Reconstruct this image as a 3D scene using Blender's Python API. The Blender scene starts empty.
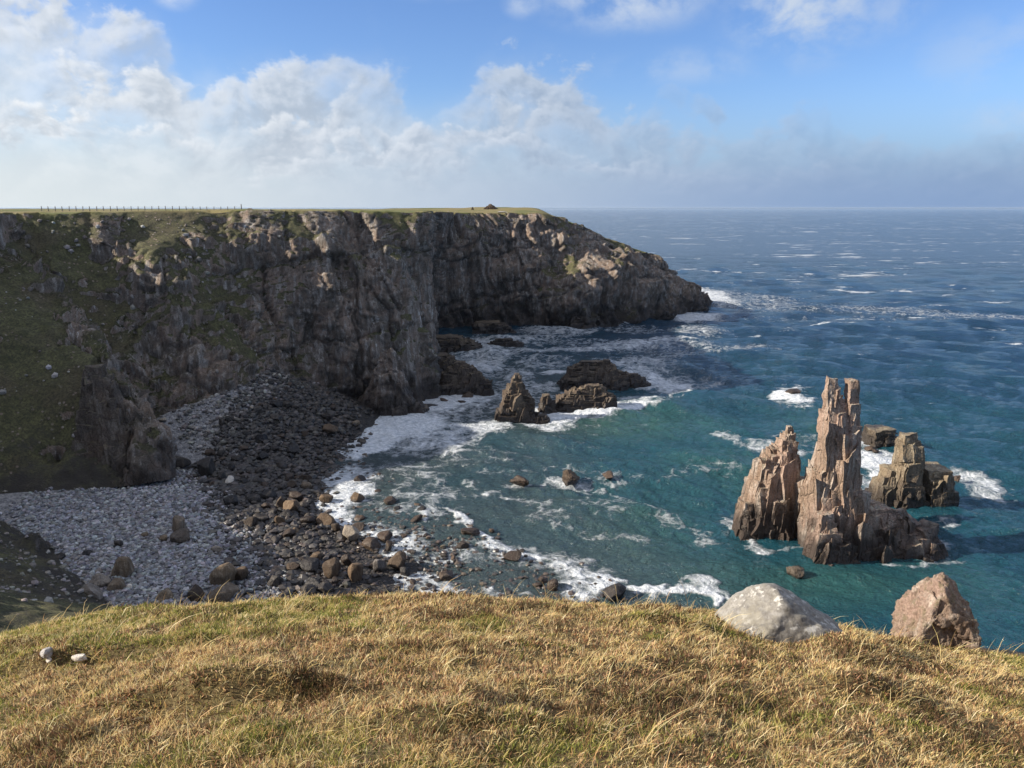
import bpy, bmesh, math, random
import numpy as np
from mathutils import Vector

# ------------------------------------------------------------------ camera, world, sun, exposure
S = bpy.context.scene
COL = S.collection
H = 55.0                                   # eye height above the sea
F = 769.0                                  # focal length in pixels of a 1024 px wide frame
PITCH = math.atan((384 - 207.5) / F)
SUN_AZ = math.radians(-95)                # clockwise from +Y: the sun stands to the left
SUN_EL = math.radians(26.5)

cam = bpy.data.cameras.new('camera')
cam.sensor_width = 36.0
cam.lens = F / 1024 * 36
cam.clip_start = 0.1
cam.clip_end = 400000
cam_o = bpy.data.objects.new('camera', cam)
cam_o.location = (0, 0, H)
cam_o.rotation_euler = (math.pi / 2 - PITCH, 0, 0)
COL.objects.link(cam_o)
S.camera = cam_o

S.view_settings.view_transform = 'Standard'
S.view_settings.look = 'None'
S.view_settings.exposure = 0.86
S.view_settings.gamma = 1.0
S.cycles.use_denoising = True
S.cycles.max_bounces = 6
S.cycles.volume_bounces = 0
S.cycles.caustics_reflective = False
S.cycles.caustics_refractive = False

sun = bpy.data.lights.new('sun', 'SUN')
sun.energy = 5.0
sun.angle = math.radians(0.53)
sun.color = (1.0, 0.90, 0.76)
sun_o = bpy.data.objects.new('sun', sun)
sd = Vector((math.sin(SUN_AZ) * math.cos(SUN_EL), math.cos(SUN_AZ) * math.cos(SUN_EL), math.sin(SUN_EL)))
sun_o.rotation_euler = (-sd).to_track_quat('-Z', 'Y').to_euler()
sun_o.location = (-60, 0, 120)
COL.objects.link(sun_o)


class NT:
    """small helper for node trees"""
    def __init__(self, tree):
        self.t = tree
        self.n = tree.nodes
        self.l = tree.links

    def put(self, sock, v):
        if isinstance(v, bpy.types.NodeSocket):
            self.l.new(v, sock)
        elif v is not None:
            if isinstance(v, (tuple, list)) and len(v) == 3 and sock.type == 'RGBA':
                v = (*v, 1)
            sock.default_value = v

    def math(self, op, a, b=0.0, c=0.0, clamp=False):
        n = self.n.new('ShaderNodeMath'); n.operation = op; n.use_clamp = clamp
        self.put(n.inputs[0], a); self.put(n.inputs[1], b); self.put(n.inputs[2], c)
        return n.outputs[0]

    def vmath(self, op, a, b=(0, 0, 0)):
        n = self.n.new('ShaderNodeVectorMath'); n.operation = op
        self.put(n.inputs[0], a)
        if op == 'SCALE':
            self.put(n.inputs['Scale'], b)
        else:
            self.put(n.inputs[1], b)
        return n.outputs['Value'] if op in ('DOT_PRODUCT', 'LENGTH', 'DISTANCE') else n.outputs[0]

    def noise(self, vec, scale, detail=5, rough=0.55, dist=0.0, out='Fac'):
        n = self.n.new('ShaderNodeTexNoise')
        self.put(n.inputs['Vector'], vec); n.inputs['Scale'].default_value = scale
        n.inputs['Detail'].default_value = detail; n.inputs['Roughness'].default_value = rough
        n.inputs['Distortion'].default_value = dist
        return n.outputs[out]

    def voro(self, vec, scale, feature='F1', out='Distance', rand=1.0):
        n = self.n.new('ShaderNodeTexVoronoi'); n.feature = feature
        self.put(n.inputs['Vector'], vec); n.inputs['Scale'].default_value = scale
        n.inputs['Randomness'].default_value = rand
        return n.outputs[out]

    def ramp(self, v, a, b, c=0.0, d=1.0, smooth=True):
        n = self.n.new('ShaderNodeMapRange')
        n.interpolation_type = 'SMOOTHSTEP' if smooth else 'LINEAR'
        self.put(n.inputs[0], v)
        for i, x in enumerate((a, b, c, d)):
            self.put(n.inputs[1 + i], x)
        return n.outputs[0]

    def mix(self, f, a, b, blend='MIX'):
        n = self.n.new('ShaderNodeMix'); n.data_type = 'RGBA'; n.blend_type = blend
        self.put(n.inputs[0], f); self.put(n.inputs[6], a); self.put(n.inputs[7], b)
        return n.outputs[2]

    def sep(self, v):
        n = self.n.new('ShaderNodeSeparateXYZ'); self.put(n.inputs[0], v); return n.outputs

    def comb(self, x, y, z):
        n = self.n.new('ShaderNodeCombineXYZ')
        self.put(n.inputs[0], x); self.put(n.inputs[1], y); self.put(n.inputs[2], z)
        return n.outputs[0]

    def attr(self, name, out='Fac'):
        n = self.n.new('ShaderNodeAttribute'); n.attribute_name = name; return n.outputs[out]

    def bump(self, h, strength=0.5, dist=0.1, normal=None):
        n = self.n.new('ShaderNodeBump')
        self.put(n.inputs['Height'], h); self.put(n.inputs['Strength'], strength)
        n.inputs['Distance'].default_value = dist
        if normal is not None:
            self.put(n.inputs['Normal'], normal)
        return n.outputs[0]

    def curve(self, v, pts):
        n = self.n.new('ShaderNodeFloatCurve'); self.put(n.inputs['Value'], v)
        c = n.mapping.curves[0]
        while len(c.points) < len(pts):
            c.points.new(0.5, 0.5)
        for p, (x, y) in zip(c.points, pts):
            p.location = (x, y)
        n.mapping.update()
        return n.outputs[0]


# ---- world: physical sky with a cumulus bank low over the sea, all by direction
W = bpy.data.worlds.new('World')
S.world = W
W.use_nodes = True
w = NT(W.node_tree)
w.n.clear()
sky = w.n.new('ShaderNodeTexSky')
sky.sky_type = 'NISHITA'
sky.sun_disc = False
sky.sun_elevation = SUN_EL
sky.sun_rotation = SUN_AZ
sky.altitude = 50
sky.air_density = 1.0
sky.dust_density = 0.3
sky.ozone_density = 2.0
tc = w.n.new('ShaderNodeTexCoord')
dirv = w.vmath('NORMALIZE', tc.outputs['Generated'])
dx, dy, dz = w.sep(dirv)[:3]
az = w.math('ARCTAN2', dx, dy)             # radians, 0 = straight ahead
el = w.math('ARCSINE', dz)
azd = w.math('MULTIPLY', az, 57.2958)
eld = w.math('MULTIPLY', el, 57.2958)
p = w.comb(azd, w.math('MULTIPLY', eld, 1.25), 0.0)
warp = w.noise(p, 0.12, 3, 0.5, out='Color')
p2 = w.vmath('ADD', p, w.vmath('SCALE', w.vmath('SUBTRACT', warp, (0.5, 0.5, 0.5)), 3.0))
n_big = w.noise(p2, 0.16, 9, 0.52)
n_lit = w.noise(w.vmath('ADD', p2, (-0.55, 0.75, 0)), 0.16, 9, 0.52)
n_puff = w.noise(p2, 0.42, 6, 0.55)
# height of the bank's top in degrees, against azimuth from -40 to 40
tops = [(-40, 9.2), (-34, 12.6), (-30, 14.8), (-26, 12.2), (-23.5, 12.6), (-21.5, 10.2), (-18, 9.0), (-14, 9.2), (-11, 11.8),
        (-8, 10.0), (-5, 8.4), (-2, 11.2), (1, 11.6), (4, 10.6), (7, 8.8), (10, 7.4), (13, 6.2), (17, 6.0), (20, 6.6), (23, 5.4), (27, 4.2),
        (30, 4.2), (35, 5.0), (40, 5.2)]
f01 = w.ramp(azd, -40.0, 40.0, 0.0, 1.0, smooth=False)
top = w.math('MULTIPLY_ADD', w.curve(f01, [((a + 40) / 80, h / 20) for a, h in tops]), 20.0, -0.5)
lump = w.math('MULTIPLY', w.math('SUBTRACT', n_big, 0.5), 20.0)
side = w.ramp(azd, -38.0, 30.0)
c_hi = w.mix(side, (8.0, 8.2, 8.4), (3.7, 4.6, 6.0))
c_lo = w.mix(side, (4.4, 4.9, 5.5), (2.2, 3.1, 4.6))
fade = w.ramp(azd, 2.0, 16.0, 1.0, 0.50)      # the bank thins out to the right


def cumulus(frac, scale, amp, shift, soft, thick):
    """one row of cumulus: crisp billowing tops, silver on the sunward side, sinking into the veil below"""
    q = w.vmath('ADD', p2, shift)
    n0 = w.noise(q, scale, 9, 0.55)
    n1 = w.noise(w.vmath('ADD', q, (-0.07 / scale, 0.10 / scale, 0)), scale, 9, 0.55)
    e = w.math('ADD', w.math('SUBTRACT', w.math('MULTIPLY', top, frac), eld), w.math('MULTIPLY', w.math('SUBTRACT', n0, 0.5), amp))
    e = w.math('SUBTRACT', e, w.math('MULTIPLY', w.ramp(eld, 11.0, 13.5), w.ramp(azd, -27.0, -20.0, 0.0, 3.0)))
    al = w.math('MULTIPLY', w.ramp(e, -0.05, soft), w.ramp(e, thick, thick * 0.35))
    li = w.ramp(w.math('SUBTRACT', n0, n1), -0.075, 0.085)
    rim = w.ramp(e, 2.2, 0.2)
    sh = w.math('ADD', w.math('MULTIPLY', li, 0.62), w.math('MULTIPLY', rim, 0.38))
    gap = w.ramp(w.noise(w.vmath('ADD', q, (17, 5, 0)), scale * 0.6, 5, 0.55), 0.38, 0.54, 0.35, 1.0)
    return w.math('MULTIPLY', w.math('MULTIPLY', al, gap), fade), w.mix(sh, c_lo, c_hi)


veil = w.math('MULTIPLY', w.math('MULTIPLY', w.ramp(w.math('ADD', w.math('SUBTRACT', top, eld), w.math('MULTIPLY', lump, 0.6)), -1.5, 8.0), w.ramp(w.noise(p2, 0.10, 4, 0.5), 0.36, 0.58, 0.40, 0.80)), fade)
veil_c = w.mix(w.ramp(n_puff, 0.36, 0.66), w.mix(side, (5.5, 6.1, 6.6), (2.2, 3.3, 5.2)), w.mix(side, (6.8, 7.2, 7.5), (2.7, 3.8, 5.6)))
rows = [cumulus(1.00, 0.17, 20.0, (0, 0, 0), 1.6, 8.0), cumulus(0.70, 0.24, 13.0, (31, 7, 0), 1.2, 4.5), cumulus(0.45, 0.34, 8.0, (63, 17, 0), 0.9, 2.6)]
# looser clouds high up
loose = None
for (a, e, ra, re, k) in ((19.5, 12.8, 5.5, 4.0, 1.0), (8.0, 13.6, 6.5, 2.2, 0.8), (24.5, 12.0, 2.5, 1.8, 0.4), (0.8, 13.4, 1.5, 1.0, 0.6),
                          (-22.0, 13.3, 1.6, 1.2, 0.8), (12.0, 9.3, 6.0, 1.3, 0.35), (31, 9.0, 6, 2.6, 0.35), (31.5, 5.4, 3.2, 1.2, 0.45),
                          (-5.5, 14.4, 4, 1.0, 0.35)):
    q = w.vmath('LENGTH', w.comb(w.math('MULTIPLY', w.math('SUBTRACT', azd, a), 1 / ra), w.math('MULTIPLY', w.math('SUBTRACT', eld, e), 1 / re), 0.0))
    b = w.math('MULTIPLY', w.ramp(q, 1.25, 0.15), k)
    loose = b if loose is None else w.math('MAXIMUM', loose, b)
loose = w.math('MULTIPLY', loose, w.ramp(w.noise(p2, 0.30, 9, 0.58), 0.33, 0.66))
# the milky air near the horizon
hz = w.ramp(eld, 8.5, 0.2)
air_c = w.mix(side, (6.2, 6.7, 6.9), (2.0, 3.0, 4.9))
sky_c = w.mix(1.0, sky.outputs[0], (0.80, 0.98, 1.36), 'MULTIPLY')
sky_c = w.mix(w.math('MULTIPLY', hz, 0.80), sky_c, air_c)
full = w.mix(loose, sky_c, w.mix(side, (7.4, 7.7, 8.0), (4.6, 5.4, 6.6)))
full = w.mix(veil, full, veil_c)
for al, cc in rows:
    full = w.mix(w.math('MULTIPLY', al, 0.90), full, cc)
full = w.mix(w.math('MULTIPLY', w.ramp(eld, 4.2, 0.0), 0.85), full, air_c)
full = w.mix(w.ramp(eld, 0.0, -0.03), full, (1.2, 1.9, 2.9))
# invented bright cloud overhead, out of the frame, added as fill for the shade
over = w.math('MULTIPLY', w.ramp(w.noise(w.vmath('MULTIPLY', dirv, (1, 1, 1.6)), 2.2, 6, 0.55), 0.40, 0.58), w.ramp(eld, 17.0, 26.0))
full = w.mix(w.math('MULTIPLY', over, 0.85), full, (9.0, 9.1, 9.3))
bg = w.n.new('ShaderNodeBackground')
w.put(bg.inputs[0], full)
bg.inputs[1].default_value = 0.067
wo = w.n.new('ShaderNodeOutputWorld')
w.l.new(bg.outputs[0], wo.inputs[0])

# ------------------------------------------------------------------ helpers
rng = np.random.default_rng(11)
random.seed(5)
CP, SP = math.cos(PITCH), math.sin(PITCH)


def ray(x, y):
    u = -(y - 384) / F
    return (x - 512) / F, CP + SP * u, -SP + CP * u


def at_z(x, y, z=0.0):
    """where the sight line through a photo point meets the level z"""
    a, b, c = ray(x, y)
    t = (z - H) / c
    return np.array((a * t, b * t, z))


def at_y(x, y, Y):
    """the point of that sight line at the distance Y"""
    a, b, c = ray(x, y)
    t = Y / b
    return np.array((a * t, Y, H + c * t))


def px_size(Y, y=400):
    a, b, c = ray(512, y)
    return Y / b / F


def h3(ix, iy, iz, seed):
    with np.errstate(over='ignore'):
        ix, iy, iz = (np.asarray(v).astype(np.int64) for v in (ix, iy, iz))
        h = (ix.astype(np.uint32) * np.uint32(374761393) + iy.astype(np.uint32) * np.uint32(668265263)
             + iz.astype(np.uint32) * np.uint32(2246822519) + np.uint32(seed * 3266489917 & 0xffffffff))
        h ^= h >> np.uint32(15); h *= np.uint32(2246822519)
        h ^= h >> np.uint32(13); h *= np.uint32(3266489917)
        h ^= h >> np.uint32(16)
    return h


def perlin(P, scale=1.0, seed=0):
    P = np.asarray(P, dtype=np.float64) * np.asarray(scale)
    i = np.floor(P).astype(np.int64)
    f = P - i
    u = f * f * f * (f * (f * 6 - 15) + 10)
    out = np.zeros(len(P))
    for a in (0, 1):
        wx = u[:, 0] if a else 1 - u[:, 0]
        for b in (0, 1):
            wy = u[:, 1] if b else 1 - u[:, 1]
            for c in (0, 1):
                wz = u[:, 2] if c else 1 - u[:, 2]
                h = h3(i[:, 0] + a, i[:, 1] + b, i[:, 2] + c, seed)
                gx = (h & 1023).astype(np.float64) / 511.5 - 1
                gy = ((h >> 10) & 1023).astype(np.float64) / 511.5 - 1
                gz = ((h >> 20) & 1023).astype(np.float64) / 511.5 - 1
                out += wx * wy * wz * (gx * (f[:, 0] - a) + gy * (f[:, 1] - b) + gz * (f[:, 2] - c))
    return out * 1.3


def fbm(P, scale=1.0, octs=4, seed=0, gain=0.5):
    s = np.asarray(scale, dtype=np.float64)
    o = 0; a = 1.0
    for k in range(octs):
        o = o + a * perlin(P, s * 2.03 ** k, seed + k * 17)
        a *= gain
    return o


def ridged(P, scale=1.0, octs=4, seed=0, gain=0.5):
    s = np.asarray(scale, dtype=np.float64)
    o = 0; a = 1.0
    for k in range(octs):
        o = o + a * (1 - 2.4 * np.abs(perlin(P, s * 2.03 ** k, seed + k * 17)))
        a *= gain
    return o


def worley(P, scale=1.0, seed=0):
    P = np.asarray(P, dtype=np.float64) * np.asarray(scale)
    i = np.floor(P).astype(np.int64)
    f = P - i
    F1 = np.full(len(P), 9.0); F2 = np.full(len(P), 9.0); ID = np.zeros(len(P))
    for a in (-1, 0, 1):
        for b in (-1, 0, 1):
            for c in (-1, 0, 1):
                h = h3(i[:, 0] + a, i[:, 1] + b, i[:, 2] + c, seed)
                d = ((a + (h & 1023) / 1023.0 - f[:, 0]) ** 2 + (b + ((h >> 10) & 1023) / 1023.0 - f[:, 1]) ** 2
                     + (c + ((h >> 20) & 1023) / 1023.0 - f[:, 2]) ** 2)
                m = d < F1
                F2 = np.where(m, F1, np.minimum(F2, d))
                ID = np.where(m, (h % np.uint32(9973)) / 9973.0, ID)
                F1 = np.where(m, d, F1)
    return np.sqrt(F1), np.sqrt(F2), ID


def blocks(P, size, seed=0):
    """jointed rock: a broken brick bond in three dimensions; a random number per block and the distance to its edge"""
    q = np.asarray(P, float) / np.asarray(size, float)
    k = np.floor(q[:, 2])
    o0 = h3(k, k * 0, k * 0, seed) % np.uint32(997) / 997.0
    x = q[:, 0] + o0
    i = np.floor(x)
    o1 = h3(i, k, k * 0, seed + 1) % np.uint32(997) / 997.0
    y = q[:, 1] + o1
    j = np.floor(y)
    h = h3(i, j, k, seed + 2) % np.uint32(9973) / 9973.0
    f = np.stack([x - i, y - j, q[:, 2] - k], 1)
    e = np.minimum(f, 1 - f).min(1)
    return h, e


def smooth(a, b, x):
    t = np.clip((x - a) / (b - a), 0, 1)
    return t * t * (3 - 2 * t)


def mesh_np(name, V, faces, smooth_shade=True, attrs=None, colors=None):
    """V (n,3); faces (m,k) int array of equal-size polygons, or a list of such arrays"""
    if not isinstance(faces, list):
        faces = [faces]
    me = bpy.data.meshes.new(name)
    nl = sum(f.size for f in faces); nf = sum(len(f) for f in faces)
    me.vertices.add(len(V)); me.loops.add(nl); me.polygons.add(nf)
    me.vertices.foreach_set('co', np.ascontiguousarray(V, dtype=np.float32).ravel())
    me.loops.foreach_set('vertex_index', np.concatenate([f.ravel() for f in faces]).astype(np.int32))
    starts = []; o = 0
    for f in faces:
        starts.append(o + np.arange(len(f)) * f.shape[1]); o += f.size
    me.polygons.foreach_set('loop_start', np.concatenate(starts).astype(np.int32))
    me.polygons.foreach_set('use_smooth', np.full(nf, smooth_shade))
    for k, v in (attrs or {}).items():
        a = me.attributes.new(k, 'FLOAT', 'POINT')
        a.data.foreach_set('value', np.ascontiguousarray(v, dtype=np.float32))
    for k, v in (colors or {}).items():
        a = me.attributes.new(k, 'FLOAT_COLOR', 'POINT')
        c = np.ones((len(V), 4), dtype=np.float32); c[:, :3] = v
        a.data.foreach_set('color', c.ravel())
    me.update(calc_edges=True)
    return me


def grid_faces(nu, nv):
    i = np.arange(nu - 1)[:, None] * nv + np.arange(nv - 1)[None, :]
    i = i.ravel()
    return np.stack([i, i + nv, i + nv + 1, i + 1], 1)


def link(name, me, mat, parent=None):
    o = bpy.data.objects.new(name, me)
    if mat is not None and not me.materials:
        me.materials.append(mat)
    COL.objects.link(o)
    o.parent = parent
    return o


def tag(o, label, cat, group=None, kind=None):
    if label: o['label'] = label
    if cat: o['category'] = cat
    if group: o['group'] = group
    if kind: o['kind'] = kind
    return o


def new_mat(name):
    m = bpy.data.materials.new(name); m.use_nodes = True
    t = NT(m.node_tree)
    bs = t.n.get('Principled BSDF')
    return m, t, bs


# ------------------------------------------------------------------ materials
def rock_material(name, c1, c2, c3, wet_z=None, wet_h=2.0, lichen=0.0, lichen_c=(0.30, 0.27, 0.18), scale=1.0, per_object=False,
                  veg=False, bump=0.6, guano=0.0, tops=None, cracks=0.35):
    m, t, bs = new_mat(name)
    geo = t.n.new('ShaderNodeNewGeometry')
    pos = geo.outputs['Position']
    if per_object:
        tcn = t.n.new('ShaderNodeTexCoord'); oi = t.n.new('ShaderNodeObjectInfo')
        vec = t.vmath('ADD', pos, t.vmath('SCALE', (13.0, 7.0, 3.0), oi.outputs['Random']))
    else:
        vec = pos
    x, y, z = t.sep(pos)[:3]
    nz = t.sep(geo.outputs['Normal'])[2]
    str_v = t.vmath('MULTIPLY', vec, (1.0, 1.0, 0.22))
    n1 = t.noise(vec, 0.16 * scale, 5, 0.6)
    n2 = t.noise(str_v, 0.7 * scale, 6, 0.65)
    n3 = t.noise(vec, 3.5 * scale, 6, 0.7)
    c = t.mix(t.ramp(n1, 0.38, 0.62), c1, c2)
    c = t.mix(t.ramp(n2, 0.47, 0.66), c, c3)
    c = t.mix(t.ramp(n3, 0.32, 0.66, 0.0, 0.85), c, t.mix(1.0, c, (0.45, 0.43, 0.41), 'MULTIPLY'))
    if per_object:
        c = t.mix(1.0, c, t.mix(oi.outputs['Random'], (0.55, 0.55, 0.58), (1.35, 1.25, 1.10)), 'MULTIPLY')
    rough = 0.85; kveg = 0.0
    if lichen:
        k = t.math('MULTIPLY', t.ramp(nz, 0.15, 0.75), t.ramp(t.noise(vec, 1.3 * scale, 5, 0.65), 0.45, 0.60))
        c = t.mix(t.math('MULTIPLY', k, lichen), c, lichen_c)
    if tops:
        zt, tc_ = tops
        k = t.math('MULTIPLY', t.ramp(z, zt - 1.5, zt + 1.2), t.ramp(t.noise(vec, 1.6, 4, 0.6), 0.42, 0.58))
        c = t.mix(k, c, tc_)
    if guano:
        g = t.math('MULTIPLY', t.ramp(t.noise(str_v, 0.9, 6, 0.78), 0.57, 0.66), t.ramp(t.noise(vec, 0.07, 3, 0.5), 0.42, 0.58))
        c = t.mix(t.math('MULTIPLY', g, guano), c, (0.62, 0.60, 0.56))
    if veg:
        a = t.attr('veg')
        nn = t.math('ADD', t.math('MULTIPLY', t.noise(vec, 0.30, 8, 0.72), 0.6), t.math('MULTIPLY', t.noise(vec, 1.1, 5, 0.7), 0.4))
        slope = t.ramp(nz, 0.22, 0.62)
        k = t.math('ADD', t.math('ADD', a, t.math('MULTIPLY', t.math('SUBTRACT', nn, 0.5), 2.3)), t.math('MULTIPLY', t.math('SUBTRACT', slope, 0.55), 0.75))
        k = t.ramp(k, 0.42, 0.66)
        fleck = t.math('MULTIPLY', t.ramp(t.voro(vec, 0.75), 0.26, 0.14), t.ramp(t.noise(vec, 0.16, 5, 0.65), 0.42, 0.58))
        k = t.math('MULTIPLY', k, t.math('SUBTRACT', 1.0, t.math('MULTIPLY', fleck, t.ramp(t.attr('turf'), 0.5, 0.0))))
        g1 = t.mix(t.ramp(t.noise(vec, 0.5, 6, 0.7), 0.36, 0.64), (0.066, 0.066, 0.027), (0.135, 0.130, 0.055))
        g1 = t.mix(t.ramp(t.noise(vec, 0.09, 4, 0.6), 0.45, 0.65), g1, (0.105, 0.088, 0.048))
        g1 = t.mix(t.ramp(t.noise(vec, 2.2, 6, 0.72), 0.40, 0.62, 0.0, 0.8), g1, (0.030, 0.026, 0.017))
        gt = t.mix(t.ramp(t.noise(vec, 0.05, 5, 0.6), 0.42, 0.62), (0.19, 0.155, 0.062), (0.105, 0.115, 0.032))
        g1 = t.mix(t.attr('turf'), g1, gt)
        c = t.mix(k, c, g1); kveg = k
    if wet_z is not None:
        zz = t.math('ADD', z, t.math('MULTIPLY', t.math('SUBTRACT', t.noise(vec, 0.25, 4, 0.6), 0.5), wet_h * 2.2))
        wf = t.ramp(zz, wet_z + wet_h, wet_z)
        c = t.mix(t.math('MULTIPLY', wf, 0.88), c, (0.026, 0.020, 0.017))
        rough = t.ramp(wf, 0.0, 1.0, 0.85, 0.42)
    t.put(bs.inputs['Base Color'], c)
    t.put(bs.inputs['Roughness'], rough)
    bs.inputs['Specular IOR Level'].default_value = 0.3
    cr = t.voro(t.vmath('ADD', str_v, t.vmath('SCALE', t.noise(vec, 1.2 * scale, 3, 0.6, out='Color'), 0.6 / scale)), 0.9 * scale, 'DISTANCE_TO_EDGE')
    hgt = t.math('ADD', t.math('MULTIPLY', t.ramp(cr, 0.0, 0.10), t.math('MULTIPLY', cracks, t.math('SUBTRACT', 1.0, kveg))), t.math('ADD', t.math('MULTIPLY', n2, 0.5), t.math('MULTIPLY', n3, 0.55)))
    t.put(bs.inputs['Normal'], t.bump(hgt, bump, 0.55 / scale))
    return m


M = {}
M['cliff'] = rock_material('cliff_rock', (0.175, 0.148, 0.12), (0.31, 0.23, 0.175), (0.43, 0.39, 0.345), wet_z=2.0, wet_h=13.0, veg=True, guano=0.75, bump=1.0)
M['crag'] = rock_material('crag_rock', (0.105, 0.088, 0.074), (0.17, 0.128, 0.098), (0.24, 0.205, 0.17), wet_z=5.0, wet_h=5.0, lichen=0.4, lichen_c=(0.12, 0.12, 0.055), bump=1.0)
M['stack'] = rock_material('stack_rock', (0.46, 0.325, 0.255), (0.33, 0.235, 0.17), (0.52, 0.44, 0.37), wet_z=1.2, wet_h=7.5, lichen=0.55, lichen_c=(0.42, 0.38, 0.28), bump=1.0)
M['back_stack'] = rock_material('back_stack_rock', (0.20, 0.155, 0.11), (0.27, 0.21, 0.14), (0.36, 0.31, 0.23), wet_z=1.2, wet_h=5.0, lichen=0.5, bump=0.8)
M['islet'] = rock_material('islet_rock', (0.075, 0.058, 0.047), (0.12, 0.088, 0.066), (0.20, 0.160, 0.12), wet_z=0.8, wet_h=3.5, lichen=0.35, lichen_c=(0.26, 0.21, 0.12))
M['brown'] = rock_material('brown_boulder', (0.085, 0.062, 0.045), (0.125, 0.090, 0.062), (0.18, 0.143, 0.106), scale=2.0, per_object=True, wet_z=0.25, wet_h=0.55)
M['wet'] = rock_material('wet_boulder', (0.045, 0.034, 0.028), (0.085, 0.058, 0.042), (0.10, 0.080, 0.065), scale=2.0, per_object=True)
M['dark'] = rock_material('dark_boulder', (0.030, 0.028, 0.028), (0.055, 0.048, 0.044), (0.095, 0.085, 0.078), scale=2.0, per_object=True)
M['grey'] = rock_material('grey_boulder', (0.22, 0.20, 0.18), (0.30, 0.27, 0.23), (0.36, 0.33, 0.30), scale=2.0, per_object=True, wet_z=0.25, wet_h=0.55)
M['pale'] = rock_material('pale_boulder', (0.72, 0.70, 0.66), (0.64, 0.62, 0.58), (0.78, 0.76, 0.72), scale=4.0, per_object=True)
M['tan'] = rock_material('tan_boulder', (0.22, 0.178, 0.135), (0.15, 0.117, 0.085), (0.29, 0.25, 0.20), scale=2.0, per_object=True, wet_z=0.25, wet_h=0.55)
for k in ('wet', 'dark'):
    M[k].node_tree.nodes['Principled BSDF'].inputs['Roughness'].default_value = 0.5

# ------------------------------------------------------------------ shoreline and beach
SHORE = np.array([(-220, 270), (-75, 238), (-50, 226), (-19, 213), (-30, 206), (-39, 196), (-43, 186), (-42, 170), (-39, 150), (-34, 132), (-26, 118), (-14, 106), (4, 99), (24, 97), (40, 93), (70, 85), (160, 50)], float)


def shore_dist(XY):
    """signed distance to the shoreline, positive on the beach"""
    best = np.full(len(XY), 1e9)
    for a, b in zip(SHORE[:-1], SHORE[1:]):
        d = b - a
        t = np.clip(((XY - a) @ d) / (d @ d), 0, 1)
        q = XY - (a + t[:, None] * d)
        best = np.minimum(best, np.hypot(q[:, 0], q[:, 1]))
    poly = np.vstack([SHORE, [(160, -200), (-400, -200), (-400, 270)]])
    ins = np.zeros(len(XY), bool)
    for (x0, y0), (x1, y1) in zip(poly, np.roll(poly, -1, 0)):
        if y0 == y1:
            continue
        ins ^= ((y0 > XY[:, 1]) != (y1 > XY[:, 1])) & (XY[:, 0] < (x1 - x0) * (XY[:, 1] - y0) / (y1 - y0) + x0)
    return best * np.where(ins, 1, -1)


FOOT = np.array([(-78, 168, 10), (-67, 176, 12.5), (-63, 194, 14.5), (-53, 203, 8.5), (-43, 209, 2.5)], float)


def scree_z(XY):
    z = np.full(len(XY), -9.0)
    for a, b in zip(FOOT[:-1], FOOT[1:]):
        d = (b - a)[:2]
        t = np.clip(((XY - a[:2]) @ d) / (d @ d), 0, 1)
        q = XY - (a[:2] + t[:, None] * d)
        z = np.maximum(z, a[2] + t * (b[2] - a[2]) - 0.52 * np.hypot(q[:, 0], q[:, 1]))
    return z


def beach_z(XY):
    d = shore_dist(XY)
    P = np.column_stack([XY, np.zeros(len(XY))])
    z = np.where(d > 0, 0.10 * d, 0.12 * d)
    z = np.where(d > 26, 2.6 + (d - 26) * 0.07, z)
    sc = scree_z(XY)
    z = np.where(sc > z - 1, np.maximum(z, sc) + 0.25 * np.maximum(0, 1 - np.abs(z - sc)), z)
    return np.maximum(z, -4.0) + 0.35 * fbm(P, 0.08, 3, 5) + 0.06 * perlin(P, 0.6, 9)


def make_beach():
    xs = np.arange(-120, 70, 0.6); ys = np.arange(70, 262, 0.6)
    X, Y = np.meshgrid(xs, ys, indexing='ij')
    XY = np.column_stack([X.ravel(), Y.ravel()])
    Z = beach_z(XY)
    P = np.column_stack([XY, 0 * Z])
    dry = smooth(1.9, 2.9, Z + 0.9 * fbm(P, 0.10, 3, 15)) * smooth(184, 174, XY[:, 1] + 5 * fbm(P, 0.12, 3, 16) + 0.9 * np.maximum(XY[:, 0] + 66, 0))
    sc = scree_z(XY)
    dry = np.maximum(dry, smooth(4.0, 6.5, sc + 1.6 * fbm(P, 0.15, 3, 19)) * smooth(-0.6, 0.2, sc - Z + 0.5) * 0.5)
    me = mesh_np('beach', np.column_stack([XY, Z]), grid_faces(len(xs), len(ys)), attrs={'dry': dry})
    m, t, bs = new_mat('shingle')
    geo = t.n.new('ShaderNodeNewGeometry'); pos = geo.outputs['Position']
    x, y, z = t.sep(pos)[:3]
    cell = t.voro(pos, 2.3, 'F1', 'Color')
    cv = t.sep(cell)[0]
    dry = t.mix(cv, (0.10, 0.10, 0.105), (0.30, 0.29, 0.285))
    wet = t.mix(cv, (0.010, 0.009, 0.009), (0.034, 0.029, 0.026))
    df = t.math('ADD', t.attr('dry'), t.math('MULTIPLY', t.math('SUBTRACT', t.noise(pos, 0.5, 5, 0.7), 0.5), 0.7))
    t.put(bs.inputs['Base Color'], t.mix(t.ramp(df, 0.35, 0.65), wet, dry))
    bs.inputs['Roughness'].default_value = 0.8
    t.put(bs.inputs['Normal'], t.bump(t.voro(pos, 2.3), 1.0, -0.25))
    o = link('beach', me, m)
    tag(o, None, None, kind='structure')


make_beach()


# ------------------------------------------------------------------ the cliffs: one continuous coast lofted from ribs, each running up from the foot
def Q(x, y, Y):
    return tuple(at_y(x, y, Y))


VIS = 0.55
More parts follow.
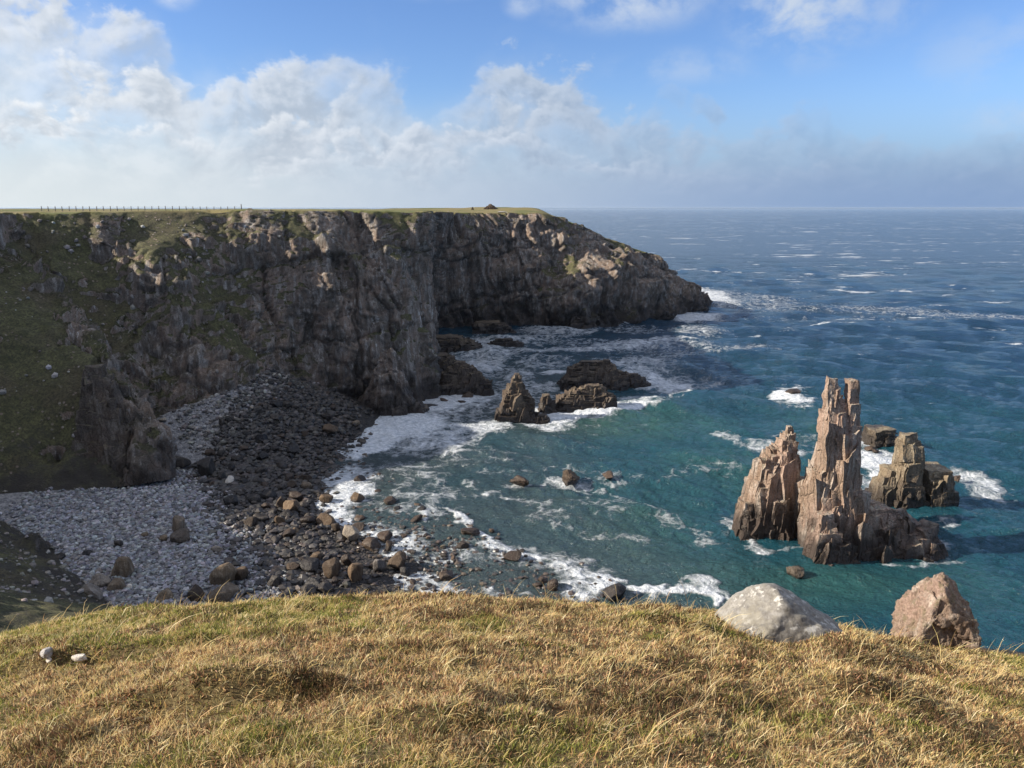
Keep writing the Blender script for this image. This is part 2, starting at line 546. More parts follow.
# (spacing to the next rib in metres, vegetation 0..1, points from the foot up; the last segment is the turf on top)
RIBS = [
    (6, .7, [(95, 25, -3), (80, 20, 25), (62, 5, 44), (55, -40, 48)]),
    (5, .7, [(52, 68, -3), (44, 45, 21), (32, 14, 42), (30, -40, 46)]),
    (4, .7, [(0, 88, 1), (0, 55, 20), (0, 16, 41), (0, -40, 45)]),
    (.6, .85, [(-30, 90, 2), (-35, 62, 19), (-38, 22, 42), (-45, -40, 48)]),
    (.4, .80, [(-50, 91, 3.5), (-70, 72, 20), (-95, 45, 45), (-120, 20, 54), (-220, -60, 56)]),
    (.35, .72, [(-57, 96, 4), (-79, 88, 18), (-112, 76, 47), (-133, 66, 55), (-270, 10, 57)]),
    (.35, .66, [(-69, 106, 4.3), (-90, 99, 19), (-120, 90, 45), (-143, 82, 55), (-280, 50, 57)]),
    (.4, .62, [(-82, 117, 4.5), (-99, 111, 20), (-128, 105, 46), (-150, 98, 55), (-280, 85, 57)]),
    (.5, .7, [(-97, 128, 4.5), (-111, 126, 20), (-134, 124, 42), (-153, 120, 54), (-285, 115, 56)]),
    (.5, .86, [(-91, 130, 4), (-104, 144, 22), (-114, 158, 37), Q(-25, 214, 172), (-290, 165, 55)]),
    (.4, .86, [(-80, 134, 4), (-88, 146, 18), (-101, 160, 31), (-118, 172, 42), Q(-5, 214, 182), (-290, 180, 55)]),
    (.35, .4, [(-72.5, 137.5, 3.5), (-74.5, 143, 13), (-80, 151, 22.8), (-100, 167, 33), (-118, 180, 44), Q(5, 214, 188), (-290, 195, 55)]),
    (.35, .3, [(-66.5, 142, 3.5), (-68.5, 147, 14), (-78, 154.5, 21.5), (-99, 171, 32), (-117, 184, 44), Q(15, 214, 194), (-290, 205, 55)]),
    (.5, .3, [(-71, 151, 5), (-75, 156, 11), (-87, 166, 18), (-104, 178, 33), (-116, 188, 45), Q(30, 214, 196), (-290, 220, 55)]),
    (.5, .48, [(-83, 162, 7), (-88, 168, 15), (-100, 179, 29), (-111, 188, 45), Q(52, 213.5, 198), (-290, 235, 54.6)]),
    (.5, .60, [(-77, 169, 9), (-85, 177, 20), (-98, 187, 36), (-108, 193, 45), Q(80, 213, 201), (-290, 260, 54.4)]),
    (.5, .52, [(-68, 176, 11), (-77, 185, 25), (-89, 195, 42), (-100, 201, 46), Q(125, 212.5, 208), (-290, 290, 54.4)]),
    (.5, .46, [(-65, 183, 13), (-72, 192, 28), (-82, 202, 44), Q(180, 211.5, 213), (-280, 330, 54.4)]),
    (.5, .40, [(-64, 190, 13), (-69, 198, 29), (-75, 207, 45), Q(230, 211, 217), (-260, 370, 54.3)]),
    (.5, .20, [(-62, 198, 12.5), (-63, 204, 28), (-64.5, 211, 46), Q(282, 211, 220), (-220, 390, 54.3)]),
    (.5, .12, [(-53, 205, 7), (-53.5, 209, 24), (-54, 216, 44), Q(330, 211.5, 225), (-180, 400, 54.2)]),
    (.5, .10, [(-42, 211, 1.5), (-43.5, 214, 20), (-44, 220, 41), Q(378, 212, 229), (-130, 410, 54.2)]),
    (.5, .12, [(-31, 211, -2), (-33, 215, 20), (-33, 222, 42), Q(417, 212.5, 232), (-110, 415, 54.2)]),
    (.5, .12, [(-24.5, 222, -3), (-26.5, 227, 20), (-28, 234, 41), Q(428, 213, 244), (-90, 418, 54.2)]),
    (.6, .15, [(-27, 258, -3), (-30, 260, 20), (-32, 264, 40), (-31, 270, 53.5), (-85, 422, 54.2)]),
    (.6, .15, [(-30, 305, -3), (-34, 306, 20), (-36, 308, 40), (-35, 312, 53.3), (-75, 428, 54.2)]),
    (.55, .12, [(-33, 343, -3), (-36, 347, 20), (-34, 353, 40), Q(444, 213, 362), (-60, 432, 54.6)]),
    (.55, .08, [(-20, 358, -3), (-20, 363, 20), (-19, 371, 40), Q(475, 213.5, 379), (-30, 440, 54.8)]),
    (.55, .08, [(0, 366, -3), (0, 370, 20), (0, 376, 40), Q(515, 213.5, 384), (0, 440, 55.2)]),
    (.55, .10, [(20, 366, -3), (19, 371, 20), (17, 378, 40), Q(545, 214.5, 388), (15, 440, 54.3)]),
    (.55, .18, [(38, 365, -3), (37, 371, 15), (35, 381, 33), Q(572, 222, 394), (30, 442, 46)]),
    (.55, .15, [(58, 375, -3), (56, 382, 12), (53, 392, 28), Q(606, 238, 402), (50, 447, 37)]),
    (.55, .08, [(78, 387, -3), (75, 394, 9), (73, 402, 20), Q(654, 256, 412), (72, 450, 27)]),
    (.55, .04, [(95, 407, -3), (92, 414, 7), (88, 418, 11), Q(672, 274, 424), (86, 455, 16)]),
    (.6, .0, [(107, 425, -3), (105, 430, 4), (101, 433, 9), Q(696, 286, 437), (98, 458, 8)]),
    (.8, .0, [(116, 440, -3), (113, 442, 0.5), (109, 444, 2.5), (106, 446, 4), (102, 456, 4)]),
    (2.5, .0, [(113, 464, -3), (109, 463, 1), (106, 462, 3), (104, 461, 4), (102, 459, 4)]),
    (5, .2, [(62, 492, -3), (57, 487, 12), (54, 482, 22), (52, 474, 30), (50, 449, 37)]),
    (6, .3, [(0, 505, -3), (0, 495, 20), (0, 485, 45), (0, 472, 50), (0, 443, 53.2)]),
    (12, .3, [(-120, 520, -3), (-120, 512, 20), (-120, 505, 44), (-120, 495, 50), (-110, 440, 52.8)]),
    (20, .3, [(-460, 600, -3), (-460, 590, 20), (-460, 580, 44), (-460, 570, 54), (-300, 330, 53.4)]),
]
NC, NP = 150, 46


def resample(P, n, gamma=1.0):
    P = np.array(P, float)
    s = np.concatenate([[0], np.cumsum(np.linalg.norm(np.diff(P, axis=0), axis=1))])
    t = np.linspace(0, 1, n) ** gamma * s[-1]
    return np.column_stack([np.interp(t, s, P[:, k]) for k in range(3)])


BUMPS = [  # centre, radius, push out (+) or hollow (-)
    ((-33, 345, 12), 16, -13), ((-30, 300, 8), 12, -5), ((-12, 358, 6), 11, -7),
    (Q(474, 256, 374), 7, 5.5), (Q(470, 240, 374), 5, 3),
    (Q(452, 235, 364), 6, -4), (Q(500, 245, 376), 7, -3.5), (Q(520, 250, 378), 5, 2.5), (Q(540, 240, 380), 5, -3), (Q(558, 240, 384), 5, 2),
    (Q(572, 300, 370), 12, 10), (Q(602, 285, 380), 10, 9.0), (Q(640, 285, 392), 13, 9), (Q(557, 272, 376), 7, -6.5), (Q(585, 262, 386), 6, -4),
    (Q(621, 300, 376), 6, -8), (Q(590, 312, 368), 4, -6), (Q(527, 285, 368), 10, 4.5), (Q(676, 292, 415), 9, 5), (Q(655, 305, 395), 5, -5), (Q(500, 305, 366), 8, -5),
    (Q(360, 350, 212), 9, 3), (Q(315, 345, 206), 7, -3.5), (Q(335, 310, 213), 9, 2.5), (Q(300, 260, 217), 9, 2.0), (Q(255, 290, 205), 10, -4),
    (Q(160, 290, 195), 8, 3.5), (Q(185, 330, 190), 7, 3.0), (Q(140, 260, 203), 8, 2.0), (Q(120, 300, 190), 9, -3), (Q(215, 300, 200), 8, -3),
    (Q(178, 425, 162), 8, -8), (Q(155, 445, 152), 6, -5), (Q(205, 330, 192), 7, -3.5), (Q(150, 330, 190), 6, -3), (Q(110, 405, 146), 5, 2), (Q(35, 270, 180), 7, 2), (Q(60, 265, 190), 6, -2),
]


def make_cliff():
    cols = []; veg = []
    for sp, vg, pts in RIBS:
        c = resample(pts[:-1], NC)
        pl = resample(pts[-2:], NP, 2.2)[1:]
        cols.append(np.vstack([c, pl])); veg.append(vg)
    cols = np.array(cols); veg = np.array(veg)
    out = []; ov = []
    n = len(cols)
    for i in range(n - 1):
        p0, p1, p2, p3 = cols[max(i - 1, 0)], cols[i], cols[i + 1], cols[min(i + 2, n - 1)]
        L = np.linalg.norm(p2[:NC:10] - p1[:NC:10], axis=1).mean()
        k = max(4, int(L / ((RIBS[i][0] + RIBS[i + 1][0]) / 2)))
        for t in np.arange(k) / k:
            m1 = (p2 - p0) * 0.38; m2 = (p3 - p1) * 0.38
            h = (2 * t**3 - 3 * t**2 + 1) * p1 + (t**3 - 2 * t**2 + t) * m1 + (-2 * t**3 + 3 * t**2) * p2 + (t**3 - t**2) * m2
            out.append(h); ov.append(veg[i] * (1 - t) + veg[i + 1] * t)
    out.append(cols[-1]); ov.append(veg[-1])
    G = np.array(out); nu, nv = G.shape[:2]
    du = np.gradient(G, axis=0); dv = np.gradient(G, axis=1)
    N = np.cross(du, dv); N /= np.linalg.norm(N, axis=2, keepdims=True) + 1e-9
    # smooth the push direction so that the displaced sheet does not fold
    for _ in range(6):
        N[1:-1] = (N[:-2] + 2 * N[1:-1] + N[2:]) / 4
        N[:, 1:-1] = (N[:, :-2] + 2 * N[:, 1:-1] + N[:, 2:]) / 4
    N /= np.linalg.norm(N, axis=2, keepdims=True) + 1e-9
    P = G.reshape(-1, 3); Nn = N.reshape(-1, 3)
    row = np.tile(np.arange(nv), nu)
    cliff = np.where(row < NC, 1.0, 0.0)
    near_edge = smooth(NC + 14, NC - 8, row)
    vg = np.repeat(np.array(ov), nv)
    hf = np.clip(row / NC, 0, 1)
    vfield = vg + 0.60 * fbm(P, (0.045, 0.045, 0.022), 5, 71, 0.6) + 0.35 * fbm(P, 0.16, 3, 72)
    vfield = vfield + 0.10 * smooth(0.85, 1.0, hf)
    rock = 1 - smooth(0.35, 0.62, vfield)
    d = np.zeros(len(P))
    for c, r, a in BUMPS:
        q = np.linalg.norm((P - np.array(c)) * (1, 1, 0.7), axis=1)
        d += a * np.exp(-(q / r) ** 2)
    st = (1, 1, 0.30)
    d += (2.3 * fbm(P, np.array(st) * 0.055, 3, 3) + 1.5 * ridged(P, np.array(st) * 0.085, 2, 23) - 0.6) * (0.22 + 0.78 * rock)
    warp = np.column_stack([perlin(P, 0.10, 81), perlin(P, 0.10, 82), perlin(P, 0.10, 83)]) * 3.0
    tilt = np.array([[1, 0, 0.16], [0, 1, -0.10], [-0.16, 0.1, 1]])
    PW = (P + warp) @ tilt.T
    hb, eb = blocks(PW, (7.5, 6.0, 24.0), 31)
    d += rock * ((hb - 0.5) * 2.6 - 0.8 * smooth(0.05, 0.0, eb))
    far = smooth(300, 345, P[:, 1])
    f1, f2, idb = worley(PW, (0.17, 0.17, 0.055), 31)
    d += rock * ((idb - 0.5) * 2.0 - 0.7 * smooth(0.12, 0.0, f2 - f1)) * (1 - 0.5 * far)
    hb, eb = blocks(PW, (2.4, 2.1, 6.0), 37)
    d += rock * ((hb - 0.5) * 1.35 - 0.3 * smooth(0.08, 0.0, eb)) * (1 - 0.7 * far)
    hb, eb = blocks(PW, (4.6, 4.0, 26.0), 39)
    d += rock * far * ((hb - 0.5) * 3.0 - 0.8 * smooth(0.07, 0.0, eb))
    hb, eb = blocks(PW + 3, (0.95, 0.95, 2.2), 41)
    d += rock * (hb - 0.5) * 0.65
    d += 0.30 * fbm(P, (0.5, 0.5, 0.2), 4, 43) * (0.5 + rock)
    # gullies and ledges on the turfy slopes
    d += (1 - rock) * (0.55 * fbm(P, (0.16, 0.16, 0.05), 3, 47) + 0.30 * fbm(P, 0.5, 3, 49))
    far = smooth(300, 345, P[:, 1])
    d += rock * (1.4 + 1.6 * far) * (ridged(PW, (0.10, 0.10, 0.010), 2, 59) - 0.55)
    foot = smooth(0.0, 0.05, hf)
    d *= near_edge * (0.4 + 0.6 * foot)
    d += (1 - near_edge) * 0.35 * fbm(P, 0.06, 3, 53)
    V = P + Nn * d[:, None]
    V[:, 2] = np.where(row > NC - 34, np.minimum(V[:, 2], P[:, 2] + 0.25 + 0.5 * smooth(NC - 18, NC - 34, row)), V[:, 2])
    edge_drop = np.exp(-((row - NC) / 5.0) ** 2)
    V[:, 2] += edge_drop * 0.5 * fbm(P, 0.13, 3, 57)
    turf = smooth(NC - 6, NC + 3, row + 5 * perlin(P, 0.18, 63))
    vv = np.where(row >= NC - 2, np.maximum(vfield, 0.95 * turf), vfield)
    # bare rock on the seaward end of the headland
    bare = smooth(60, 92, P[:, 0]) * (P[:, 1] > 300)
    vv = vv * (1 - bare)
    F_ = grid_faces(nu, nv)
    me = mesh_np('cliff_terrain', V, F_, attrs={'veg': vv, 'turf': turf})
    o = link('cliff_terrain', me, M['cliff'])
    tag(o, None, None, kind='structure')
    return V, nu, nv


CLIFF_V, CNU, CNV = make_cliff()


def cliff_top_z(x, y):
    g = CLIFF_V.reshape(CNU, CNV, 3)[:, NC - 4:, :].reshape(-1, 3)
    d = (g[:, 0] - x) ** 2 + (g[:, 1] - y) ** 2
    return float(g[np.argsort(d)[:4], 2].mean())


# ------------------------------------------------------------------ the sea
FOAM = []   # (kind, data, strength)


def ell(x, y, rx, ry, k):
    c = at_z(x, y); e = at_z(x + rx, y); n = at_z(x, y - ry); s = at_z(x, y + ry)
    FOAM.append(('e', c[0], (n[1] + s[1]) / 2, e[0] - c[0], (n[1] - s[1]) / 2, k))


def line(pts, wpx, k):
    W_ = [at_z(*q)[:2] for q in pts]
    ym = sum(q[1] for q in pts) / len(pts)
    a, b = at_z(512, ym - wpx / 2), at_z(512, ym + wpx / 2)
    FOAM.append(('l', W_, abs(a[1] - b[1]) / 2, k))


for q in ((395, 428, 62, 22, 1.0), (365, 448, 24, 15, 1.05), (440, 402, 50, 18, .95), (430, 383, 28, 8, 1.0), (412, 384, 18, 6, 1.0), (480, 350, 55, 22, .66), (470, 425, 50, 12, .75),
          (520, 338, 70, 8, .60), (545, 362, 45, 12, .55), (520, 375, 30, 15, .6), (560, 412, 55, 7, .95), (545, 425, 40, 6, .75), (665, 382, 30, 17, .82), (640, 372, 30, 8, .7), (545, 386, 22, 8, .6),
          (640, 400, 40, 7, .6), (712, 297, 34, 13, .80), (694, 317, 40, 6, .85), (760, 303, 70, 16, .50), (640, 330, 70, 6, .5), (600, 345, 80, 9, .5), (680, 345, 70, 10, .5), (700, 330, 40, 8, .55),
          (792, 396, 24, 9, .95), (880, 462, 34, 17, .85), (872, 445, 22, 8, .8), (870, 485, 22, 14, .65), (975, 482, 32, 20, .70), (945, 520, 22, 9, .6), (800, 440, 40, 14, .40), (726, 433, 22, 6, .55), (760, 440, 22, 5, .55),
          (800, 553, 34, 5, .55), (745, 545, 22, 8, .6), (735, 520, 14, 18, .5), (935, 560, 26, 8, .55), (735, 602, 26, 7, .8), (770, 598, 26, 6, .7), (705, 596, 26, 7, .7),
          (345, 480, 42, 22, .72), (335, 520, 34, 24, .86), (330, 555, 40, 26, .80), (380, 570, 40, 16, .74), (420, 585, 40, 12, .7), (395, 540, 50, 20, .55), (460, 590, 60, 8, .55), (520, 592, 60, 6, .5), (335, 450, 28, 14, .7),
          (420, 470, 55, 14, .52), (480, 455, 60, 12, .40), (445, 500, 60, 22, .38), (570, 482, 32, 9, .68), (522, 486, 24, 6, .6), (608, 478, 22, 6, .5), (600, 505, 70, 18, .42), (690, 520, 40, 14, .3),
          (700, 470, 60, 10, .30), (560, 450, 80, 14, .28), (430, 515, 16, 7, .7)):
    ell(*q)
line([(452, 512), (470, 524), (500, 542), (540, 560), (580, 573), (620, 585), (660, 594), (705, 602)], 6, 0.86)
line([(498, 545), (520, 552), (560, 566), (600, 580)], 20, .66)
for q in ((450, 400, 60, 30, .72), (430, 440, 70, 20, .70), (520, 400, 60, 30, .55), (480, 365, 40, 16, .75), (420, 500, 60, 30, .50), (340, 500, 40, 30, .85), (380, 545, 60, 30, .72), (450, 560, 70, 20, .55), (640, 365, 60, 12, .62), (690, 380, 40, 16, .55),
          (560, 330, 60, 6, .62), (620, 325, 60, 5, .5), (735, 530, 16, 24, .66), (760, 552, 26, 7, .62), (900, 566, 50, 5, .55), (945, 545, 18, 14, .55), (830, 460, 24, 14, .5)):
    ell(*q)
line([(465, 480), (490, 492), (520, 503), (548, 512)], 6, .52)
line([(575, 482), (620, 492), (655, 512), (700, 538)], 6, .50)
line([(540, 515), (600, 530), (660, 535)], 9, .45)
line([(700, 318), (800, 318), (900, 318), (1040, 318)], 7, .36)
line([(860, 308), (930, 312), (1040, 318)], 9, .50)
line([(740, 300), (800, 306), (860, 308)], 12, .45)
line([(520, 350), (600, 346), (690, 338)], 5, .66)
line([(610, 358), (700, 352), (760, 345)], 6, .52)
line([(715, 430), (740, 440), (780, 448), (830, 462)], 5, .60)
line([(560, 418), (600, 408), (650, 404)], 6, .9)
line([(490, 470), (560, 462), (640, 478), (740, 470)], 6, .42)
line([(860, 455), (890, 470), (900, 495)], 12, .75)
TINT = []


def waves(XY, spacing):
    """height of the sea surface: a few swells and a lot of chop"""
    r = np.random.default_rng(3)
    z = np.zeros(len(XY))
    base = math.radians(248)     # the swell runs into the bay
    P = np.column_stack([XY, np.zeros(len(XY))])
    jitter = 0.6 * perlin(P, 0.012, 91)
    for k in range(46):
        lam = 55 * (0.885 ** k) + 1.2
        a = base + r.normal(0, 0.30 + 0.012 * k)
        amp = 0.0125 * lam ** 0.93 * (0.7 + 0.6 * r.random())
        ph = r.random() * 6.28
        kk = 2 * math.pi / lam
        s = np.sin(kk * (XY[:, 0] * math.cos(a) + XY[:, 1] * math.sin(a)) + ph + jitter * (2 + 0.15 * k))
        s = 1.0 - 2.0 * np.abs(s) ** 1.0 if k % 3 == 2 else s
        z += amp * s * smooth(1.6, 3.2, lam / spacing)
    return z


def make_sea():
    fan = np.radians(np.concatenate([np.arange(-180, -48, 3.0), np.arange(-45, -38, 0.5), np.arange(-38, 38, 0.10), np.arange(38, 45, 0.5), np.arange(48, 180, 3.0)]))
    rad = [60.0]
    while rad[-1] < 40000:
        r = rad[-1]
        rad.append(r + max(0.40, r * r / H * 0.0013 * 1.15) if r < 1500 else r * 1.045)
    rad = np.array(rad)
    A, R = np.meshgrid(fan, rad, indexing='ij')
    XY = np.column_stack([(np.sin(A) * R).ravel(), (np.cos(A) * R).ravel()])
    sp = np.maximum(np.gradient(rad)[None, :].repeat(len(fan), 0), R * 0.00175).ravel()
    sp = np.where(np.abs(A.ravel()) > 0.67, R.ravel() * 0.05, sp)
    sd_ = -shore_dist(XY)
    calm = 0.35 + 0.65 * smooth(4, 50, sd_)
    bay = 0.75 + 0.25 * smooth(150, 330, XY[:, 1] + 0.5 * XY[:, 0])
    Z = waves(XY, sp) * calm * bay
    f = np.zeros(len(XY))
    near = R.ravel() < 900
    X_, Y_ = XY[near, 0], XY[near, 1]
    wob = np.column_stack([X_, Y_, 0 * X_])
    wx = X_ + 6 * fbm(wob, 0.06, 4, 7) + 1.8 * fbm(wob, 0.3, 3, 8)
    wy = Y_ + 6 * fbm(wob, 0.06, 4, 17) + 1.8 * fbm(wob, 0.3, 3, 18)
    fn = np.zeros(len(X_))
    for e in FOAM:
        if e[0] == 'e':
            q = np.hypot((wx - e[1]) / e[3], (wy - e[2]) / e[4])
            fn = np.maximum(fn, e[5] * smooth(1.35, 0.35, q))
        else:
            _, pts, hw, k = e
            best = np.full(len(X_), 1e9)
            for a, b in zip(pts[:-1], pts[1:]):
                d = b - a
                t = np.clip(((wx - a[0]) * d[0] + (wy - a[1]) * d[1]) / (d @ d), 0, 1)
                best = np.minimum(best, np.hypot(wx - a[0] - t * d[0], wy - a[1] - t * d[1]))
            fn = np.maximum(fn, k * smooth(hw * 2.2, hw * 0.3, best))
    f[near] = fn
    Z[near] += 0.45 * np.clip(fn - 0.35, 0, 1) * (0.6 + 0.8 * perlin(wob, 0.35, 29))
    # turquoise over the sand of the bay, green behind the islets, dark over weed and boulders near the shore
    P3 = np.column_stack([XY, np.zeros(len(XY))])
    nz = fbm(P3, 0.02, 4, 61)
    dist = R.ravel()
    deep = np.array((0.007, 0.034, 0.066)); mid = np.array((0.009, 0.053, 0.072)); teal = np.array((0.024, 0.078, 0.070)); shal = np.array((0.046, 0.062, 0.064))
    tm = smooth(420, 170, dist + 90 * nz + 0.35 * XY[:, 0])[:, None]
    C = deep * (1 - tm) + mid * tm
    tb = np.zeros(len(XY))
    for (px, py, rx, ry, k) in ((620, 420, 130, 22, 1.0), (640, 540, 130, 60, .9), (560, 425, 60, 12, 1.0), (830, 585, 160, 30, .75), (740, 480, 90, 40, .5), (850, 450, 60, 60, .5), (700, 575, 80, 30, .8), (950, 580, 120, 40, .45)):
        c = at_z(px, py); e = at_z(px + rx, py); n_ = at_z(px, py - ry); s_ = at_z(px, py + ry)
        q = np.hypot((XY[:, 0] - c[0]) / (e[0] - c[0]), (XY[:, 1] - (n_[1] + s_[1]) / 2) / ((n_[1] - s_[1]) / 2))
        tb = np.maximum(tb, k * smooth(1.3, 0.1, q + 0.5 * nz))
    tb = tb[:, None]
    C = C * (1 - tb) + teal * tb
    ts = (smooth(75, 10, sd_ + 30 * nz) * (XY[:, 1] > 60) * smooth(45, 5, XY[:, 0]))[:, None] * 0.92
    C = C * (1 - ts) + shal * ts
    me = mesh_np('sea', np.column_stack([XY, Z]), grid_faces(len(fan), len(rad)), attrs={'foam': f}, colors={'tint': C})
    m, t, bs = new_mat('sea_water')
    geo = t.n.new('ShaderNodeNewGeometry'); pos = geo.outputs['Position']
    x, y, z = t.sep(pos)[:3]
    flat = t.comb(x, y, 0.0)
    warp = t.vmath('SCALE', t.vmath('SUBTRACT', t.noise(flat, 0.18, 3, 0.6, out='Color'), (0.5, 0.5, 0.5)), 4.0)
    fw = t.vmath('ADD', flat, warp)
    a = t.attr('foam')
    nA = t.noise(fw, 0.30, 10, 0.68)
    lace = t.voro(t.vmath('ADD', fw, t.vmath('SCALE', t.noise(flat, 0.9, 4, 0.6, out='Color'), 1.6)), 0.42, 'DISTANCE_TO_EDGE')
    lacy = t.ramp(lace, 0.22, 0.0)
    pat = t.math('ADD', t.math('MULTIPLY', nA, 0.90), t.math('MULTIPLY', lacy, 0.10))
    drive = t.math('ADD', t.math('MULTIPLY', t.math('SUBTRACT', a, 0.44), 0.74), pat)
    fm = t.math('MULTIPLY', t.ramp(drive, 0.44, 0.82), t.ramp(a, 0.10, 0.34))
    # white horses further out
    wv = t.vmath('MULTIPLY', fw, (0.45, 1.0, 1.0))
    w1 = t.noise(wv, 0.060, 8, 0.66)
    w2 = t.noise(flat, 0.006, 3, 0.5)
    cap = t.ramp(t.math('ADD', w1, t.math('MULTIPLY', t.math('SUBTRACT', w2, 0.5), 0.35)), 0.615, 0.68)
    wv3 = t.noise(t.vmath('MULTIPLY', fw, (0.38, 1.0, 1.0)), 0.022, 11, 0.72)
    cap2 = t.math('MULTIPLY', t.ramp(t.math('ADD', wv3, t.math('MULTIPLY', t.math('SUBTRACT', t.noise(flat, 0.0035, 4, 0.6), 0.5), 0.30)), 0.60, 0.67), t.ramp(y, 330, 800))
    streak = t.math('MULTIPLY', t.ramp(t.noise(t.vmath('MULTIPLY', fw, (0.16, 1.0, 1.0)), 0.05, 9, 0.7), 0.56, 0.74), t.math('MULTIPLY', 0.38, t.ramp(w2, 0.45, 0.6)))
    cap = t.math('MULTIPLY', t.math('MAXIMUM', t.math('MAXIMUM', cap, cap2), streak), t.ramp(y, 170, 280))
    foam = t.math('MAXIMUM', fm, cap)
    bc = t.mix(foam, t.attr('tint', 'Color'), t.mix(t.ramp(t.noise(fw, 1.1, 6, 0.7), 0.35, 0.65), (0.40, 0.44, 0.47), (0.74, 0.76, 0.78)))
    t.put(bs.inputs['Base Color'], bc)
    t.put(bs.inputs['Roughness'], t.ramp(foam, 0.0, 0.6, 0.09, 0.75))
    bs.inputs['IOR'].default_value = 1.333
    chop = t.math('ADD', t.math('MULTIPLY', t.noise(t.vmath('MULTIPLY', fw, (0.7, 1.0, 1.0)), 0.42, 6, 0.66), 1.35), t.math('MULTIPLY', t.noise(flat, 2.6, 3, 0.6), 0.15))
    swell = t.noise(t.vmath('MULTIPLY', fw, (0.45, 1.0, 1.0)), 0.10, 8, 0.66)
    hgt = t.math('ADD', t.math('MULTIPLY', chop, 0.75), t.math('ADD', t.math('MULTIPLY', swell, t.ramp(y, 150, 500, 0.4, 3.0)), t.math('MULTIPLY', fm, 0.35)))
    t.put(bs.inputs['Normal'], t.bump(hgt, 1.0, 1.6))
    o = link('sea', me, m)
    tag(o, None, None, kind='structure')


make_sea()

# ------------------------------------------------------------------ the grassy brow in the foreground
YC = 8.5
EDGE = [(-200, 668), (0, 634), (60, 620), (120, 612), (180, 607), (240, 602), (300, 600), (360, 597), (420, 594), (480, 596), (540, 601), (600, 604), (650, 605), (700, 611), (740, 617),
        (800, 625), (830, 624), (860, 629), (900, 637), (940, 643), (980, 651), (1024, 659), (1250, 700)]
_ea = []; _es = []
for ex, ey in EDGE:
    a_, b_, c_ = ray(ex, ey + 5)
    _ea.append(a_ / b_); _es.append(-c_ / b_ - 1.65 / YC)


def brow_z(x, y):
    x = np.asarray(x, float); y = np.asarray(y, float)
    yy = np.maximum(y, 0.8)
    a = np.clip(x / yy, -0.95, 0.95)
    s = np.interp(a, _ea, _es)
    z = H - 1.65 - s * y
    P = np.column_stack([x, y, 0 * x])
    yc = YC + 0.35 * perlin(P, 0.5, 101)
    z -= 0.26 * np.maximum(y - yc, 0) ** 2
    z += 0.10 * fbm(P, 0.75, 3, 102) + 0.055 * fbm(P, 2.4, 3, 103)

    def hump(x0, y0, w_, h_, L):
        t = smooth(-0.10, 0.10, y - y0 - 0.12 * perlin(P, 1.1, 104)) * np.exp(-np.maximum(y - y0, 0) / L)
        return h_ * t * np.exp(-((x - x0) / w_) ** 2)
    z += hump(-2.0, 4.75, 1.0, 0.26, 1.2) + hump(2.85, 5.55, 0.5, 0.20, 0.9) + hump(1.9, 5.9, 0.5, 0.14, 0.7) + hump(-4.2, 6.4, 1.5, 0.16, 1.2) + hump(1.7, 7.4, 0.8, 0.13, 0.8) + hump(-0.3, 4.1, 0.6, 0.12, 0.7)
    z += 0.20 * np.exp(-(((x - 3.65) / 0.45) ** 2 + ((y - 7.3) / 0.5) ** 2))
    return z


def make_brow():
    xs = np.concatenate([np.arange(-30, -11, 0.5), np.arange(-11, 11, 0.07), np.arange(11, 30.1, 0.5)])
    ys = np.concatenate([np.arange(-12, 1, 0.5), np.arange(1, 10.5, 0.06), np.arange(10.5, 17.2, 0.4)])
    X, Y = np.meshgrid(xs, ys, indexing='ij')
    Z = brow_z(X.ravel(), Y.ravel())
    m, t, bs = new_mat('thatch')
    geo = t.n.new('ShaderNodeNewGeometry'); pos = geo.outputs['Position']
    c = t.mix(t.ramp(t.noise(pos, 1.2, 5, 0.6), 0.4, 0.6), (0.105, 0.085, 0.036), (0.19, 0.145, 0.07))
    c = t.mix(t.ramp(t.noise(pos, 14, 4, 0.7), 0.4, 0.65), c, (0.075, 0.050, 0.028))
    t.put(bs.inputs['Base Color'], c)
    bs.inputs['Roughness'].default_value = 0.95
    bs.inputs['Specular IOR Level'].default_value = 0.1
    t.put(bs.inputs['Normal'], t.bump(t.noise(pos, 18, 5, 0.7), 1.0, 0.05))
    o = link('ground', mesh_np('ground', np.column_stack([X.ravel(), Y.ravel(), Z]), grid_faces(len(xs), len(ys))), m)
    tag(o, None, None, kind='structure')


make_brow()


